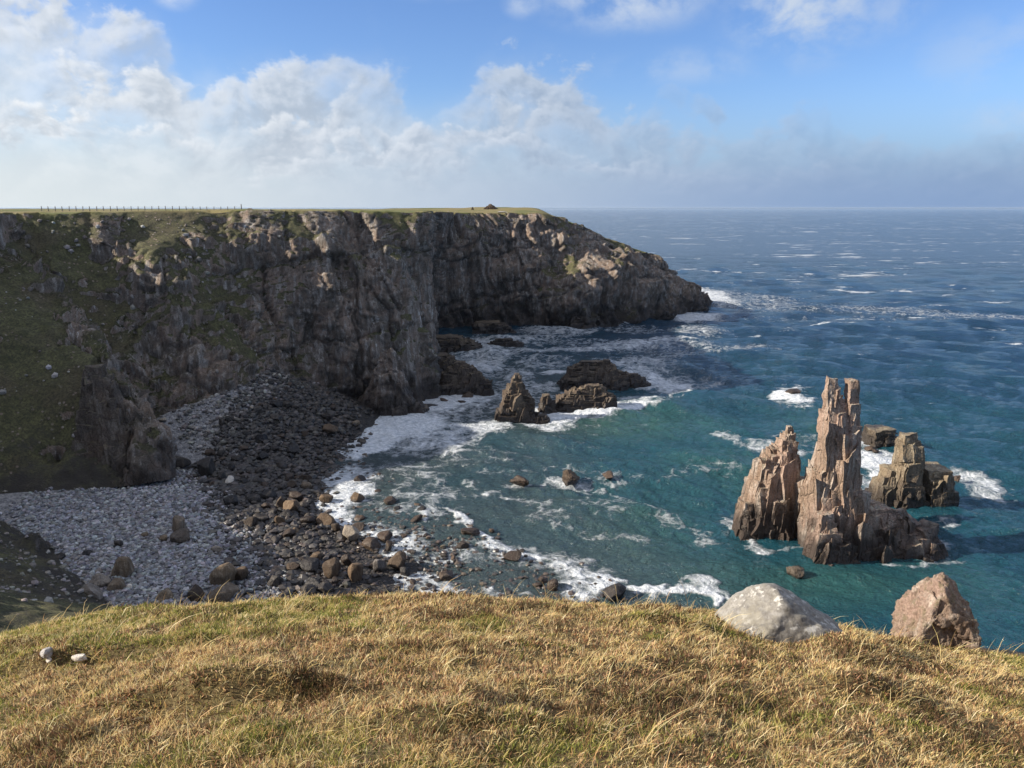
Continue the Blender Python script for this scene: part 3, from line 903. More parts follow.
def blades(n, seed, cluster, spread, length, width, tilt, wind, droop, color_fn, keep=None):
    """n ribbons of four levels each; returns vertices, colours"""
    r = np.random.default_rng(seed)
    nc = n // cluster
    u = r.random(nc * 6)
    y = 1.9 + (9.35 - 1.9) * u ** 0.80
    a = r.uniform(-1.05, 1.05, nc * 6)
    x = a * y
    if keep is not None:
        k = keep(x, y, r)
        x, y = x[k], y[k]
    x, y = x[:nc], y[:nc]
    nc = len(x)
    tl = r.uniform(0.65, 1.25, nc)
    bx = np.repeat(x, cluster) + r.normal(0, spread, nc * cluster)
    by = np.repeat(y, cluster) + r.normal(0, spread, nc * cluster)
    n = len(bx)
    bz = brow_z(bx, by) - 0.012
    L = length * np.repeat(tl, cluster) * r.uniform(0.5, 1.3, n)
    th = r.uniform(0, 2 * np.pi, n)
    ti = np.abs(r.normal(0, tilt, n))
    dxy = np.column_stack([np.cos(th) * np.sin(ti) + wind * r.uniform(0.3, 1.2, n), np.sin(th) * np.sin(ti) - 0.10])
    up = np.cos(np.minimum(ti, 1.3))
    D0 = np.column_stack([dxy, up]); D0 /= np.linalg.norm(D0, axis=1, keepdims=True)
    wd = width * r.uniform(0.6, 1.4, n) * (0.55 + by / 9.0 * 0.9)
    pa = r.uniform(0, 2 * np.pi, n)
    side = np.column_stack([np.cos(pa), np.sin(pa), 0.2 * np.sin(3 * pa)])
    V = np.zeros((n, 8, 3)); p0 = np.column_stack([bx, by, bz])
    d = D0.copy(); pt = p0.copy()
    hd = np.column_stack([dxy, np.zeros(n)]); hd /= np.linalg.norm(hd, axis=1, keepdims=True) + 1e-6
    for k in range(4):
        wk = wd * (1.0, 0.85, 0.6, 0.12)[k]
        V[:, 2 * k] = pt - side * wk[:, None] * 0.5
        V[:, 2 * k + 1] = pt + side * wk[:, None] * 0.5
        pt = pt + d * (L / 3)[:, None]
        dr = (droop * r.uniform(0.3, 1.4, n))[:, None]
        d = d + hd * dr * 0.8 - np.array([0, 0, 1.0]) * dr
        d /= np.linalg.norm(d, axis=1, keepdims=True)
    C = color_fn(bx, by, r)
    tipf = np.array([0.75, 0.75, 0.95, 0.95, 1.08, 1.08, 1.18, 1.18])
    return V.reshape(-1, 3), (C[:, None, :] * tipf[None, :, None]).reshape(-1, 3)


def fields(x, y):
    P = np.column_stack([x, y, 0 * x])
    return fbm(P, 0.45, 3, 201), fbm(P, 1.3, 3, 202), fbm(P, 3.6, 2, 203)


def pick(r, pal, n, jit=0.18):
    pal = np.array(pal)
    c = pal[r.integers(0, len(pal), n)]
    return c * r.uniform(1 - jit, 1 + jit, (n, 1)) * r.uniform(0.93, 1.07, (n, 3))


def green_patch(x, y):
    a, b, c = fields(x, y)
    g = a * 0.9 + b * 0.7
    g = g + 0.80 * smooth(5.6, 7.6, y) * smooth(-0.8, -3.2, x)
    g = g + 0.25 * smooth(3.6, 2.4, y)
    return g


def straw_col(x, y, r):
    a, b, c = fields(x, y)
    n = len(x)
    straw = pick(r, [(0.76, 0.61, 0.29), (0.66, 0.50, 0.22), (0.80, 0.68, 0.40), (0.58, 0.42, 0.17), (0.48, 0.30, 0.13)], n)
    rust = pick(r, [(0.50, 0.25, 0.10), (0.42, 0.22, 0.10), (0.55, 0.31, 0.14)], n)
    f = (smooth(0.15, 0.55, b + 0.5 * c) * 0.75)[:, None]
    f = f * (r.random((n, 1)) < 0.7)
    return straw * (1 - f) + rust * f


def green_col(x, y, r):
    n = len(x)
    return pick(r, [(0.25, 0.26, 0.05), (0.18, 0.20, 0.04), (0.36, 0.33, 0.08), (0.46, 0.41, 0.12), (0.12, 0.14, 0.03)], n)


def heath_col(x, y, r):
    n = len(x)
    a, b, c = fields(x, y)
    br = pick(r, [(0.26, 0.13, 0.07), (0.38, 0.21, 0.11), (0.15, 0.085, 0.045), (0.54, 0.36, 0.20), (0.64, 0.49, 0.25), (0.12, 0.09, 0.04)], n)
    gr = pick(r, [(0.13, 0.14, 0.035), (0.19, 0.19, 0.05), (0.09, 0.095, 0.028)], n)
    f = smooth(-0.05, 0.55, green_patch(x, y) + 0.4 * c)[:, None]
    f = (r.random((n, 1)) < f * 0.9) * 1.0
    return br * (1 - f) + gr * f


def k_green(x, y, r):
    return r.random(len(x)) < 0.75 * smooth(-0.05, 0.6, green_patch(x, y)) + 0.05


def k_straw(x, y, r):
    a, b, c = fields(x, y)
    return r.random(len(x)) < np.clip(0.38 + 0.9 * smooth(-0.25, 0.45, c * 0.6 - b * 0.5 + a * 0.35), 0.12, 1)


def shrub_col(x, y, r):
    return pick(r, [(0.10, 0.060, 0.034), (0.15, 0.085, 0.045), (0.075, 0.062, 0.026), (0.20, 0.115, 0.060), (0.09, 0.085, 0.030)], len(x))


def k_shrub(x, y, r):
    a, b, c = fields(x + 11.0, y - 4.0)
    return r.random(len(x)) < smooth(0.18, 0.55, b * 0.9 + c * 0.35 + 0.12 * (x > 0.5)) * 0.75 + 0.008


def make_grass():
    Vs = []; Cs = []
    for args in ((150000, 1, 24, 0.035, 0.064, 0.0048, 0.85, 0.14, 0.22, straw_col, k_straw),
                 (15000, 2, 10, 0.035, 0.17, 0.0038, 0.65, 0.34, 0.34, straw_col, k_straw),
                 (110000, 3, 20, 0.040, 0.062, 0.0050, 0.70, 0.08, 0.20, green_col, k_green),
                 (300000, 4, 30, 0.055, 0.046, 0.0100, 1.05, 0.04, 0.12, heath_col, None),
                 (70000, 5, 12, 0.09, 0.050, 0.0045, 1.20, 0.14, 0.10, straw_col, None),
                 (75000, 7, 30, 0.045, 0.085, 0.0085, 0.75, 0.05, 0.12, shrub_col, k_shrub),
                 (1800, 6, 5, 0.03, 0.32, 0.0042, 0.80, 0.50, 0.30, straw_col, k_straw)):
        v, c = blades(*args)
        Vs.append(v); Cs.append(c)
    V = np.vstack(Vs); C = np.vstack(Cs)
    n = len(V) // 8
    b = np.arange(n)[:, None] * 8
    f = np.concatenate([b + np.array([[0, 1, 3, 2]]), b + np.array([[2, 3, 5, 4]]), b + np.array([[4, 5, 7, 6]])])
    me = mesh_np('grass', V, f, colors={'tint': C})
    m, t, bs = new_mat('grass_blade')
    t.put(bs.inputs['Base Color'], t.attr('tint', 'Color'))
    bs.inputs['Roughness'].default_value = 0.6
    bs.inputs['Specular IOR Level'].default_value = 0.25
    tr = t.n.new('ShaderNodeBsdfTranslucent'); t.l.new(t.attr('tint', 'Color'), tr.inputs[0])
    mx = t.n.new('ShaderNodeMixShader'); mx.inputs[0].default_value = 0.35
    t.l.new(bs.outputs[0], mx.inputs[1]); t.l.new(tr.outputs[0], mx.inputs[2])
    t.l.new(mx.outputs[0], t.n['Material Output'].inputs[0])
    tag(link('grass', me, m), None, None, kind='stuff')


make_grass()


# ------------------------------------------------------------------ rock builders
def remesh(verts_faces, voxel):
    bm = bmesh.new()
    for V, Fc in verts_faces:
        vs = [bm.verts.new(v) for v in V]
        for f in Fc:
            bm.faces.new([vs[i] for i in f])
    bmesh.ops.recalc_face_normals(bm, faces=bm.faces)
    me = bpy.data.meshes.new('tmp'); bm.to_mesh(me); bm.free()
    o = bpy.data.objects.new('tmp', me); COL.objects.link(o)
    md = o.modifiers.new('r', 'REMESH'); md.mode = 'VOXEL'; md.voxel_size = voxel
    dg = bpy.context.evaluated_depsgraph_get()
    ev = o.evaluated_get(dg); m2 = ev.to_mesh()
    V = np.empty(len(m2.vertices) * 3, np.float32); m2.vertices.foreach_get('co', V); V = V.reshape(-1, 3).astype(float)
    N = np.empty(len(m2.vertices) * 3, np.float32); m2.vertex_normals.foreach_get('vector', N); N = N.reshape(-1, 3).astype(float)
    Fq = np.empty(len(m2.loops), np.int32); m2.loops.foreach_get('vertex_index', Fq)
    tot = np.empty(len(m2.polygons), np.int32); m2.polygons.foreach_get('loop_total', tot)
    assert (tot == 4).all()
    Fq = Fq.reshape(-1, 4)
    ev.to_mesh_clear()
    bpy.data.objects.remove(o); bpy.data.meshes.remove(me)
    return V, N, Fq


def column(rings, Y, ny=14, power=3.0, seed=0, jitter=0.10, skew=0.0):
    """a closed column from rings (photo row, left, right, half thickness in metres, shift away in metres)"""
    r = np.random.default_rng(seed)
    th = np.linspace(0, 2 * np.pi, ny, endpoint=False) + r.uniform(-0.1, 0.1, ny)
    jit = 1 + r.uniform(-jitter, jitter, ny)
    V = []
    for (py, xl, xr, hy, dy) in rings:
        yy = Y + dy
        l = at_y(xl, py, yy); rr = at_y(xr, py, yy)
        c = (l + rr) / 2; hx = (rr[0] - l[0]) / 2
        cx = np.sign(np.cos(th)) * np.abs(np.cos(th)) ** (2 / power); cy = np.sign(np.sin(th)) * np.abs(np.sin(th)) ** (2 / power)
        j = jit * (1 + r.uniform(-0.04, 0.04, ny))
        for k in range(ny):
            V.append((c[0] + cx[k] * hx * (0.5 + 0.5 * j[k]) + skew * cy[k] * hx, c[1] + cy[k] * hy * j[k], c[2]))
    n = len(rings); Fc = []
    for i in range(n - 1):
        for k in range(ny):
            a = i * ny + k; b = i * ny + (k + 1) % ny
            Fc.append((a, b, b + ny, a + ny))
    Fc.append(tuple(range(ny))); Fc.append(tuple(range((n - 1) * ny, n * ny)))
    return V, Fc


def slabs(rings, Y, n, size, seed, turn=0.35, lean=(0.05, 0.0), out=0.25, core=0.86, power=3.0):
    """a jointed rock: a core wrapped in tilted angular blocks, each face a small rough grid with its own sharp edges"""
    r = np.random.default_rng(seed)
    py = np.array([q[0] for q in rings], float)
    lo, hi = py.min(), py.max()
    o_ = np.argsort(py)
    col = lambda k: np.array([q[k] for q in rings], float)[o_]
    pys = py[o_]
    Vs = []; Fs = []; off = 0
    g = 7
    uv = np.linspace(-1, 1, g)
    A, B = np.meshgrid(uv, uv, indexing='ij'); A = A.ravel(); B = B.ravel(); O = np.ones(g * g)
    FACES = [np.stack(q, 1) for q in ((O, A, B), (-O, B, A), (B, O, A), (A, -O, B), (A, B, O), (B, A, -O))]
    fq = grid_faces(g, g)
    items = []
    for i in range(n):
        t_ = (i + r.random()) / n
        p_ = lo + (hi - lo) * t_ ** 0.85
        th = r.uniform(0, 2 * np.pi)
        if math.sin(th) > 0.3 and r.random() < 0.5:
            th = -th
        items.append((p_, th, 1.0))
    # the core, one block per band
    bands = np.linspace(lo, hi, max(4, int(n / 9)))
    for a, b in zip(bands[:-1], bands[1:]):
        items.append(((a + b) / 2, None, (b - a)))
    for p_, th, ext in items:
        xl, xr, hy, dy = (np.interp(p_, pys, col(k)) for k in (1, 2, 3, 4))
        L = at_y(xl, p_, Y + dy); R_ = at_y(xr, p_, Y + dy)
        c = (L + R_) / 2; hx = (R_[0] - L[0]) / 2
        if th is None:
            hw = np.array((hx * core, hy * core, ext * px_size(Y, p_) * 0.62))
            pos = c.copy(); ang = turn * 0.3
        else:
            big_ = 0.5 + 1.1 * r.random() ** 2
            w_ = min(size[0] * big_ * r.uniform(0.7, 1.3), hx * 0.95); d_ = min(size[1] * big_ * r.uniform(0.7, 1.3), hy * 1.1)
            h_ = size[2] * (0.3 + 0.7 * big_) * r.uniform(0.4, 1.4) * min(1.0, 0.45 + hx / size[0] * 0.4)
            h_ = min(h_, size[2] * 1.1, max(0.4, (p_ - lo) * px_size(Y, p_) * 0.9 + 0.15))
            hw = np.array((w_, d_, h_)) / 2 * 1.25
            cx = np.sign(math.cos(th)) * abs(math.cos(th)) ** (2 / power); cy = np.sign(math.sin(th)) * abs(math.sin(th)) ** (2 / power)
            ou = r.normal(0, out)
            pos = np.array((c[0] + cx * max(hx - hw[0] * 0.95 + ou, 0), c[1] + cy * max(hy - hw[1] * 0.95 + ou, 0), c[2] - hw[2] * 0.2))
            ang = turn + r.normal(0, 0.17)
        ca, sa = math.cos(ang), math.sin(ang)
        lx, ly = lean[0] + r.normal(0, 0.07), lean[1] + r.normal(0, 0.07)
        # jittered corners: trilinear warp of the unit block
        cor = r.uniform(-0.20, 0.20, (2, 2, 2, 3)); cor[:, :, 1, 2] *= 2.2 if th is not None else 1.0
        top = r.uniform(0.48, 0.98, 2) if th is not None else (0.97, 0.97)
        for P in FACES:
            w3 = (P + 1) / 2
            dsp = np.zeros_like(P)
            for a in (0, 1):
                for b in (0, 1):
                    for e in (0, 1):
                        k = (w3[:, 0] if a else 1 - w3[:, 0]) * (w3[:, 1] if b else 1 - w3[:, 1]) * (w3[:, 2] if e else 1 - w3[:, 2])
                        dsp += k[:, None] * cor[a, b, e]
            q = (P + dsp) * hw
            tz = w3[:, 2]
            q[:, 0] *= 1 - (1 - top[0]) * tz; q[:, 1] *= 1 - (1 - top[1]) * tz
            q[:, 0] += lx * q[:, 2]; q[:, 1] += ly * q[:, 2]
            q = np.column_stack([q[:, 0] * ca - q[:, 1] * sa, q[:, 0] * sa + q[:, 1] * ca, q[:, 2]]) + pos
            Vs.append(q); Fs.append(fq + off); off += len(q)
    V = np.vstack(Vs); Fc = np.vstack(Fs)
    sc = size[0]
    for k, (f_, a_) in enumerate(((0.40, 0.36), (1.2, 0.17), (3.2, 0.07))):
        f_ = f_ * 2.4 / sc; a_ = a_ * sc / 2.4
        V = V + a_ * np.column_stack([fbm(V, f_, 2, seed + 11 * k + j) for j in range(3)])
    return V, Fc


def slab_body(name, parts, mat):
    off = 0; Vs = []; Fs = []
    for V, Fc in parts:
        Vs.append(V); Fs.append(Fc + off); off += len(V)
    return link(name, mesh_np(name, np.vstack(Vs), np.vstack(Fs)), mat)


def rock_body(name, pieces, voxel, mat, seed, blk=(0.35, 0.35, 0.14), amp=1.0, tilt=(0.12, -0.06), turn=0.5, rough=0.2, vcrack=0.5):
    V, N, Fq = remesh(pieces, voxel)
    # average the normals so that the steps stay clean
    for _ in range(5):
        acc = np.zeros_like(N); cnt = np.zeros(len(N))
        for k in range(4):
            i, j = Fq[:, k], Fq[:, (k + 1) % 4]
            np.add.at(acc, i, N[j]); np.add.at(cnt, i, 1)
        N = N + acc / np.maximum(cnt, 1)[:, None]
        N /= np.linalg.norm(N, axis=1, keepdims=True) + 1e-9
    c, s = math.cos(turn), math.sin(turn)
    R = np.array([[c, -s, 0], [s, c, 0], [0, 0, 1.0]]) @ np.array([[1, 0, tilt[0]], [0, 1, tilt[1]], [-tilt[0], -tilt[1], 1]])
    P = V @ R.T + 0.5 * np.column_stack([perlin(V, 0.35, seed + 1), perlin(V, 0.35, seed + 2), perlin(V, 0.35, seed + 3)])
    b = np.array(blk)
    d = 0.5 * amp * fbm(V, 0.12, 2, seed)
    f1, f2, i1 = worley(P, b * 0.55, seed + 4)
    d += amp * ((i1 - 0.5) * 1.3 - 0.5 * smooth(0.12, 0.0, f2 - f1) * vcrack)
    hb, eb = blocks(P, 1.1 / b, seed + 4)
    d += amp * ((hb - 0.5) * 2.2 - 0.55 * smooth(0.07, 0.0, eb) * vcrack)
    hb, eb = blocks(P + 7, 0.42 / b, seed + 5)
    d += amp * ((hb - 0.5) * 1.15 - 0.3 * smooth(0.10, 0.0, eb) * vcrack)
    hb, eb = blocks(P + 3, 0.17 / b, seed + 6)
    d += amp * (hb - 0.5) * 0.42
    d += rough * amp * fbm(V, 1.1, 3, seed + 8)
    V = V + N * d[:, None]
    me = mesh_np(name, V, Fq)
    return link(name, me, mat)


# the twin-pronged stack: two prongs on a tall shaft, a broken foot and a long low shoulder to the right
YS = 118.0
parts = [slabs([(580, 803, 884, 5.5, 0), (560, 804, 880, 5.2, 0), (530, 806, 868, 4.4, 0.2), (505, 808, 860, 3.4, 0.3), (485, 811, 858, 2.7, 0.3), (468, 813, 857, 2.3, 0.4), (450, 819, 857, 1.9, 0.4),
                (430, 821.5, 857, 1.6, 0.4), (412, 823.5, 856, 1.25, 0.4), (404, 824, 855, 1.1, 0.4)], YS, 105, (2.6, 2.3, 9.5), 1, lean=(-0.03, 0), out=0.18),
         slabs([(426, 822.5, 842, 1.2, 0.4), (406, 823.5, 841.5, 1.05, 0.4), (397, 824.2, 840.5, .9, 0.4), (390, 825.5, 837.5, .75, 0.4), (380.5, 827, 834, .5, 0.4)], YS, 26, (1.3, 1.1, 2.6), 2, out=0.08, core=0.9),
         slabs([(446, 845.5, 857.3, 1.2, 0.1), (425, 846, 857.5, 1.1, 0.1), (405, 846.3, 857.8, 1.05, 0.1), (392, 846.8, 857.8, 1.0, 0.1), (382, 847.5, 857.4, .85, 0.1)], YS, 22, (1.3, 1.2, 3.6), 3, out=0.06, core=0.92, lean=(0.01, 0)),
         slabs([(580, 852, 941, 6.3, 1.5), (557, 853, 939, 5.8, 1.5), (540, 854, 937, 5.2, 1.7), (531, 854, 929, 3.8, 1.4), (520, 854, 910, 2.9, 1.3), (511, 854, 890, 2.2, 1.2), (501, 853, 870, 1.6, 1.0)], YS, 120, (2.8, 2.4, 3.6), 4, lean=(-0.16, 0.05)),
         slabs([(585, 803, 860, 3.6, -4.6), (563, 806, 850, 3.0, -4.2), (545, 809, 841, 2.4, -3.9), (528, 813, 833, 1.7, -3.6), (514, 819, 829, 1.1, -3.3)], YS, 46, (2.2, 2.0, 4.2), 5, lean=(0.10, 0.1)),
         slabs([(580, 797, 838, 3.6, 5), (530, 801, 829, 3.2, 5), (490, 806, 821, 2.5, 5), (472, 810, 817, 1.6, 5)], YS, 24, (2.2, 2.0, 4.0), 6)]
o = slab_body('sea_stack', parts, M['stack'])
tag(o, 'tall pink-brown sea stack topped by two thin upright prongs', 'sea stack')
parts = [slabs([(565, 738, 804, 5.6, 0), (545, 739, 803, 5.4, 0), (528, 739, 802, 5.0, 0), (510, 742, 801, 4.6, 0), (492, 747, 800, 4.0, 0), (478, 750, 795.5, 3.4, .2), (466, 760, 795, 2.6, .3), (455, 771, 795, 2.0, .4), (446, 776, 794.5, 1.6, .4),
                (440, 780, 794, 1.3, .5)], 127.0, 95, (2.7, 2.4, 8.5), 7, lean=(0.06, 0), out=0.18),
         slabs([(452, 774, 794.5, 1.6, .5), (440, 780.5, 794, 1.1, .5), (433, 785, 793, .7, .5), (427, 788.5, 791.5, .3, .5)], 127.0, 22, (0.9, 0.9, 2.2), 70, out=0.05, core=0.85),
         slabs([(565, 733, 758, 2.8, -2.5), (540, 735, 755, 2.4, -2.3), (522, 736, 751, 1.9, -2.2), (504, 740, 748, 1.2, -2)], 127.0, 26, (2.2, 2.0, 3.6), 8)]
o = slab_body('sea_stack', parts, M['stack'])
tag(o, 'broad brown sea stack leaning to a single sharp point, beside the twin prongs', 'sea stack')
parts = [slabs([(522, 889, 924, 4.0, 0), (505, 890, 920, 3.4, 0), (490, 891, 919, 2.9, 0), (474, 893, 919, 2.4, 0), (467, 896, 920, 2.2, 0), (455, 896.5, 920, 2.0, 0), (446, 897.5, 918, 1.7, 0), (439, 900, 915, 1.2, 0), (433.5, 904, 910, .5, 0)], 138.0, 80, (1.8, 1.7, 2.8), 9, lean=(0, 0)),
         slabs([(520, 916, 950, 4.2, 1), (505, 917, 949, 4.0, 1), (485, 918, 948.5, 3.4, 1), (473, 919, 947, 2.9, 1), (467.5, 922, 943, 2.2, 1)], 138.0, 56, (2.4, 2.2, 2.8), 10, lean=(0, 0)),
         slabs([(518, 868, 902, 3.6, 1), (503, 870, 901, 3.3, 1), (488, 873, 899, 2.8, 1), (476, 881, 897, 2.1, 1), (469, 888, 896, 1.4, 1)], 138.0, 50, (2.2, 2.0, 2.6), 11)]
o = slab_body('sea_stack', parts, M['back_stack'])
tag(o, 'short rounded olive-brown stack with dark square lump, behind the twin-pronged stack', 'sea stack')
parts = [slabs([(452, 865, 893, 3.2, 0), (444, 866, 892.5, 3.1, 0), (433, 866.5, 891.8, 3.0, 0), (428.5, 866.5, 891.5, 2.9, 0)], 176.0, 26, (3.6, 3.4, 3.4), 12, turn=0.30, out=0.05, core=0.96, power=8, lean=(0, 0))]
o = slab_body('sea_rock', parts, M['back_stack'])
tag(o, 'square flat-topped tan rock in white water behind the stacks', 'sea rock')

# islets in the bay
parts = [slabs([(425, 492, 543, 4.6, 0), (418, 495, 540, 4.3, 0), (410, 498, 534, 3.7, 0), (400, 502, 533, 3.0, 0), (391, 507, 526, 2.1, 0), (383, 511, 522, 1.4, 0), (374, 514.5, 519.5, .7, 0)], 200.0, 130, (1.7, 1.7, 2.8), 13, lean=(0.06, 0.02)),
         slabs([(426, 532, 554, 2.8, -1.5), (421, 534, 551, 2.3, -1.5), (415, 538, 547, 1.5, -1.5)], 200.0, 22, (2.0, 2.0, 1.8), 14)]
o = slab_body('sea_rock', parts, M['islet'])
tag(o, 'pointed dark cone of rock rising from white water in the bay', 'sea rock')
parts = [slabs([(420, 535, 559, 3.6, 0), (413, 537, 557, 3.2, 0), (405, 540, 554, 2.4, 0), (395.5, 543, 548, 1.0, 0)], 207.0, 36, (2.4, 2.2, 3.0), 15),
         slabs([(417, 551, 619, 4.8, 2), (408, 554, 618, 4.2, 2), (400, 558, 614, 3.6, 2), (394, 565, 608, 2.8, 2), (389, 577, 603, 2.0, 2), (385, 585, 600, 1.2, 2)], 208.0, 150, (2.0, 1.8, 2.0), 16, lean=(0.25, 0.1))]
o = slab_body('sea_rock', parts, M['islet'])
tag(o, 'low jagged brown islet in the bay, stretching right from the pointed cone', 'sea rock')
parts = [slabs([(396, 551, 636, 7.4, 0), (388, 555, 632, 6.6, 0), (380, 563, 626, 5.2, 0), (373, 568, 619, 3.8, 0), (367, 572, 614, 2.6, 0), (361, 580, 608, 1.3, 0)], 238.0, 170, (2.3, 2.1, 2.6), 17, lean=(0.15, 0.05)),
         slabs([(394, 602, 658, 5.6, 1), (388, 606, 654, 4.8, 1), (381, 609, 643, 3.6, 1), (375, 611, 631, 2.2, 1), (371, 613, 621, 1.2, 1)], 238.0, 110, (2.0, 1.8, 1.9), 18, lean=(0.3, 0.05)),
         slabs([(374, 600, 613, 2.2, -.5), (364, 602, 611, 1.5, -.5), (360, 604, 609, .8, -.5)], 238.0, 20, (1.8, 1.6, 2.2), 19)]
o = slab_body('sea_rock', parts, M['islet'])
tag(o, 'largest dark islet in the bay, a broad craggy hump ringed with surf', 'sea rock')
parts = [slabs([(399, 433, 497, 5.8, 0), (391, 436, 494, 5.2, 0), (382, 439, 490, 4.2, 0), (374, 443, 480, 3.2, 0), (368, 449, 472, 2.2, 0), (362, 456, 465, 1.1, 0)], 230.0, 130, (2.2, 2.0, 2.2), 20, lean=(0.25, 0.05))]
o = slab_body('sea_rock', parts, M['islet'])
tag(o, 'dark humped rock in the surf at the foot of the corner of the cliff', 'sea rock')
isl = [column([(425, 352, 430, 6, 0), (410, 357, 424, 5.2, 0), (400, 361, 415, 4.6, 0), (388, 366, 407, 3.8, 0), (375, 372, 403, 3.0, 0), (362, 377, 400, 2.3, 0), (352, 381, 396, 1.5, 0), (348, 384, 392, .7, 0)], 205.5, power=2.6, seed=21)]
o = rock_body('sea_stack', isl, 0.28, M['cliff'], 500, amp=0.75, blk=(0.3, 0.3, 0.12))
tag(o, 'tapering grey-brown buttress of rock leaning against the tall cliff corner', 'sea stack')


for rings_, Y_, n_, sd_, lab_ in (([(360, 428, 494, 9, 0), (350, 430, 486, 8, 0), (342, 432, 472, 6, 0), (336, 434, 456, 4, 0)], 304.0, 110, 41, 'dark wet rock ledge at the foot of the cave'),
                                  ([(380, 424, 476, 8, 0), (371, 426, 468, 7, 0), (362, 428, 458, 5, 0), (354, 430, 446, 3, 0)], 258.0, 100, 42, 'dark ledge of rock between the cave and the humped rock'),
                                  ([(350, 484, 528, 4, 0), (343, 490, 520, 3, 0), (339, 496, 508, 2, 0)], 314.0, 40, 43, 'low dark skerry in surf below the headland cliff'),
                                  ([(338, 470, 520, 7, 0), (330, 472, 514, 6, 0), (322, 474, 500, 4, 0)], 352.0, 60, 45, 'dark broken ledge where the cave meets the headland cliff'),
                                  ([(333, 560, 604, 6, 0), (326, 564, 598, 5, 0), (317, 568, 590, 3, 0)], 362.0, 40, 44, 'dark rock step at the foot of the headland cliff')):
    o = slab_body('rock_ledge', [slabs(rings_, Y_, n_, (3.0, 2.6, 2.2), sd_, lean=(0.2, 0.05))], M['islet'])
    tag(o, lab_, 'rock ledge')
parts = [slabs([(492, 64, 136, 3.0, -9.5), (470, 70, 133, 2.9, -8), (445, 79, 128, 2.8, -6), (425, 80, 123, 2.6, -4.5), (405, 83, 121, 2.4, -3), (390, 84, 117, 2.1, -1.6), (378, 86, 110, 1.7, -.6), (367, 91, 101, 1.0, 0)], 148.5, 120, (2.6, 2.4, 4.6), 21, lean=(-0.05, 0.12)),
         slabs([(492, 112, 150, 2.4, -5), (470, 114, 147, 2.2, -4), (450, 116, 142, 1.8, -3), (438, 120, 134, 1.2, -2)], 147.0, 40, (2.2, 2.0, 3.4), 22, lean=(-0.1, 0.1))]
o = slab_body('rock_crag', parts, M['crag'])
tag(o, 'knobbly dark crag at the end of the grassy spur, standing above the pebble beach', 'crag')

# ------------------------------------------------------------------ boulders
def boulder_mesh(name, seed, sub=4, cuts=11, rough=0.06, squash=(1, 1, 1), deep=0.80):
    r = np.random.default_rng(seed)
    bm = bmesh.new(); bmesh.ops.create_icosphere(bm, subdivisions=sub, radius=1.0)
    V = np.array([v.co[:] for v in bm.verts]); Fc = np.array([[v.index for v in f.verts] for f in bm.faces]); bm.free()
    for k in range(cuts):
        n = r.normal(size=3); n /= np.linalg.norm(n)
        h = r.uniform(deep - 0.22, deep + 0.12)
        d = V @ n - h
        V -= np.where(d > 0, d, 0)[:, None] * n * 0.92
    nn = V / np.linalg.norm(V, axis=1, keepdims=True)
    V = V + nn * (rough * fbm(V + seed, 1.6, 3, seed) + rough * 0.5 * fbm(V + seed, 5.0, 3, seed + 5))[:, None]
    V = V * np.array(squash)
    V -= (V.max(0) + V.min(0)) / 2
    V /= (V.max(0) - V.min(0)).max() / 2
    return mesh_np(name, V, Fc)


PROTO = [boulder_mesh('boulder_shape', 600 + k, 4, 11 + k % 6, 0.035 + 0.015 * (k % 3), (1, 0.8 + 0.15 * (k % 3), 0.62 + 0.1 * (k % 4)), 0.70 + 0.03 * (k % 3)) for k in range(12)]
RUGGED = [boulder_mesh('rugged_shape', 700 + k, 5, 15, 0.13, (1, 0.85, 0.7 + 0.08 * k), 0.66) for k in range(5)]
bcount = [0]


def boulder(loc, w_, h_, mat, label, group=None, rz=None, proto=None, name='boulder', cat='boulder', tiltx=0.0, d_=None):
    """w_ and h_ are the full width and height in metres; loc is where the foot's middle sits"""
    k = bcount[0]; bcount[0] += 1
    me = PROTO[(k * 5 + 3) % len(PROTO)] if proto is None else proto
    o = bpy.data.objects.new(name, me)
    if not me.materials:
        me.materials.append(None)
    COL.objects.link(o)
    o.material_slots[0].link = 'OBJECT'; o.material_slots[0].material = M[mat]
    zs = max(abs(v.co.z) for v in me.vertices) if 'zs' not in me else me['zs']
    me['zs'] = zs
    o.scale = (w_ / 2, (d_ or w_ * random.uniform(0.75, 1.05)) / 2, h_ / 2 / zs)
    o.rotation_euler = (tiltx, random.uniform(-0.12, 0.12), random.uniform(0, 6.28) if rz is None else rz)
    o.location = (loc[0], loc[1], loc[2] + h_ * 0.40)
    return tag(o, label, cat, group)


def on_beach(px, py):
    a, b, c = ray(px, py)
    t = np.arange(80, 340, 0.25) / b
    XY = np.column_stack([a * t, b * t]); zr = H + c * t
    z = np.maximum(beach_z(XY), -0.3)
    k = int(np.argmax(zr <= z)) if (zr <= z).any() else len(t) - 1
    return np.array((XY[k, 0], XY[k, 1], z[k]))


def pxb(px, py, w_, h_, mat, label, group=None, **k):
    """a boulder whose foot is seen at (px, py), w_ by h_ photo pixels large"""
    p_ = on_beach(px, py)
    s_ = math.sqrt(p_[0]**2 + p_[1]**2 + (H - p_[2])**2) / math.sqrt(F * F + (px - 512)**2 + (py - 384)**2)
    return boulder(p_, w_ * s_, max(h_ * s_ * 1.05, w_ * s_ * 0.35), mat, label, group, **k)


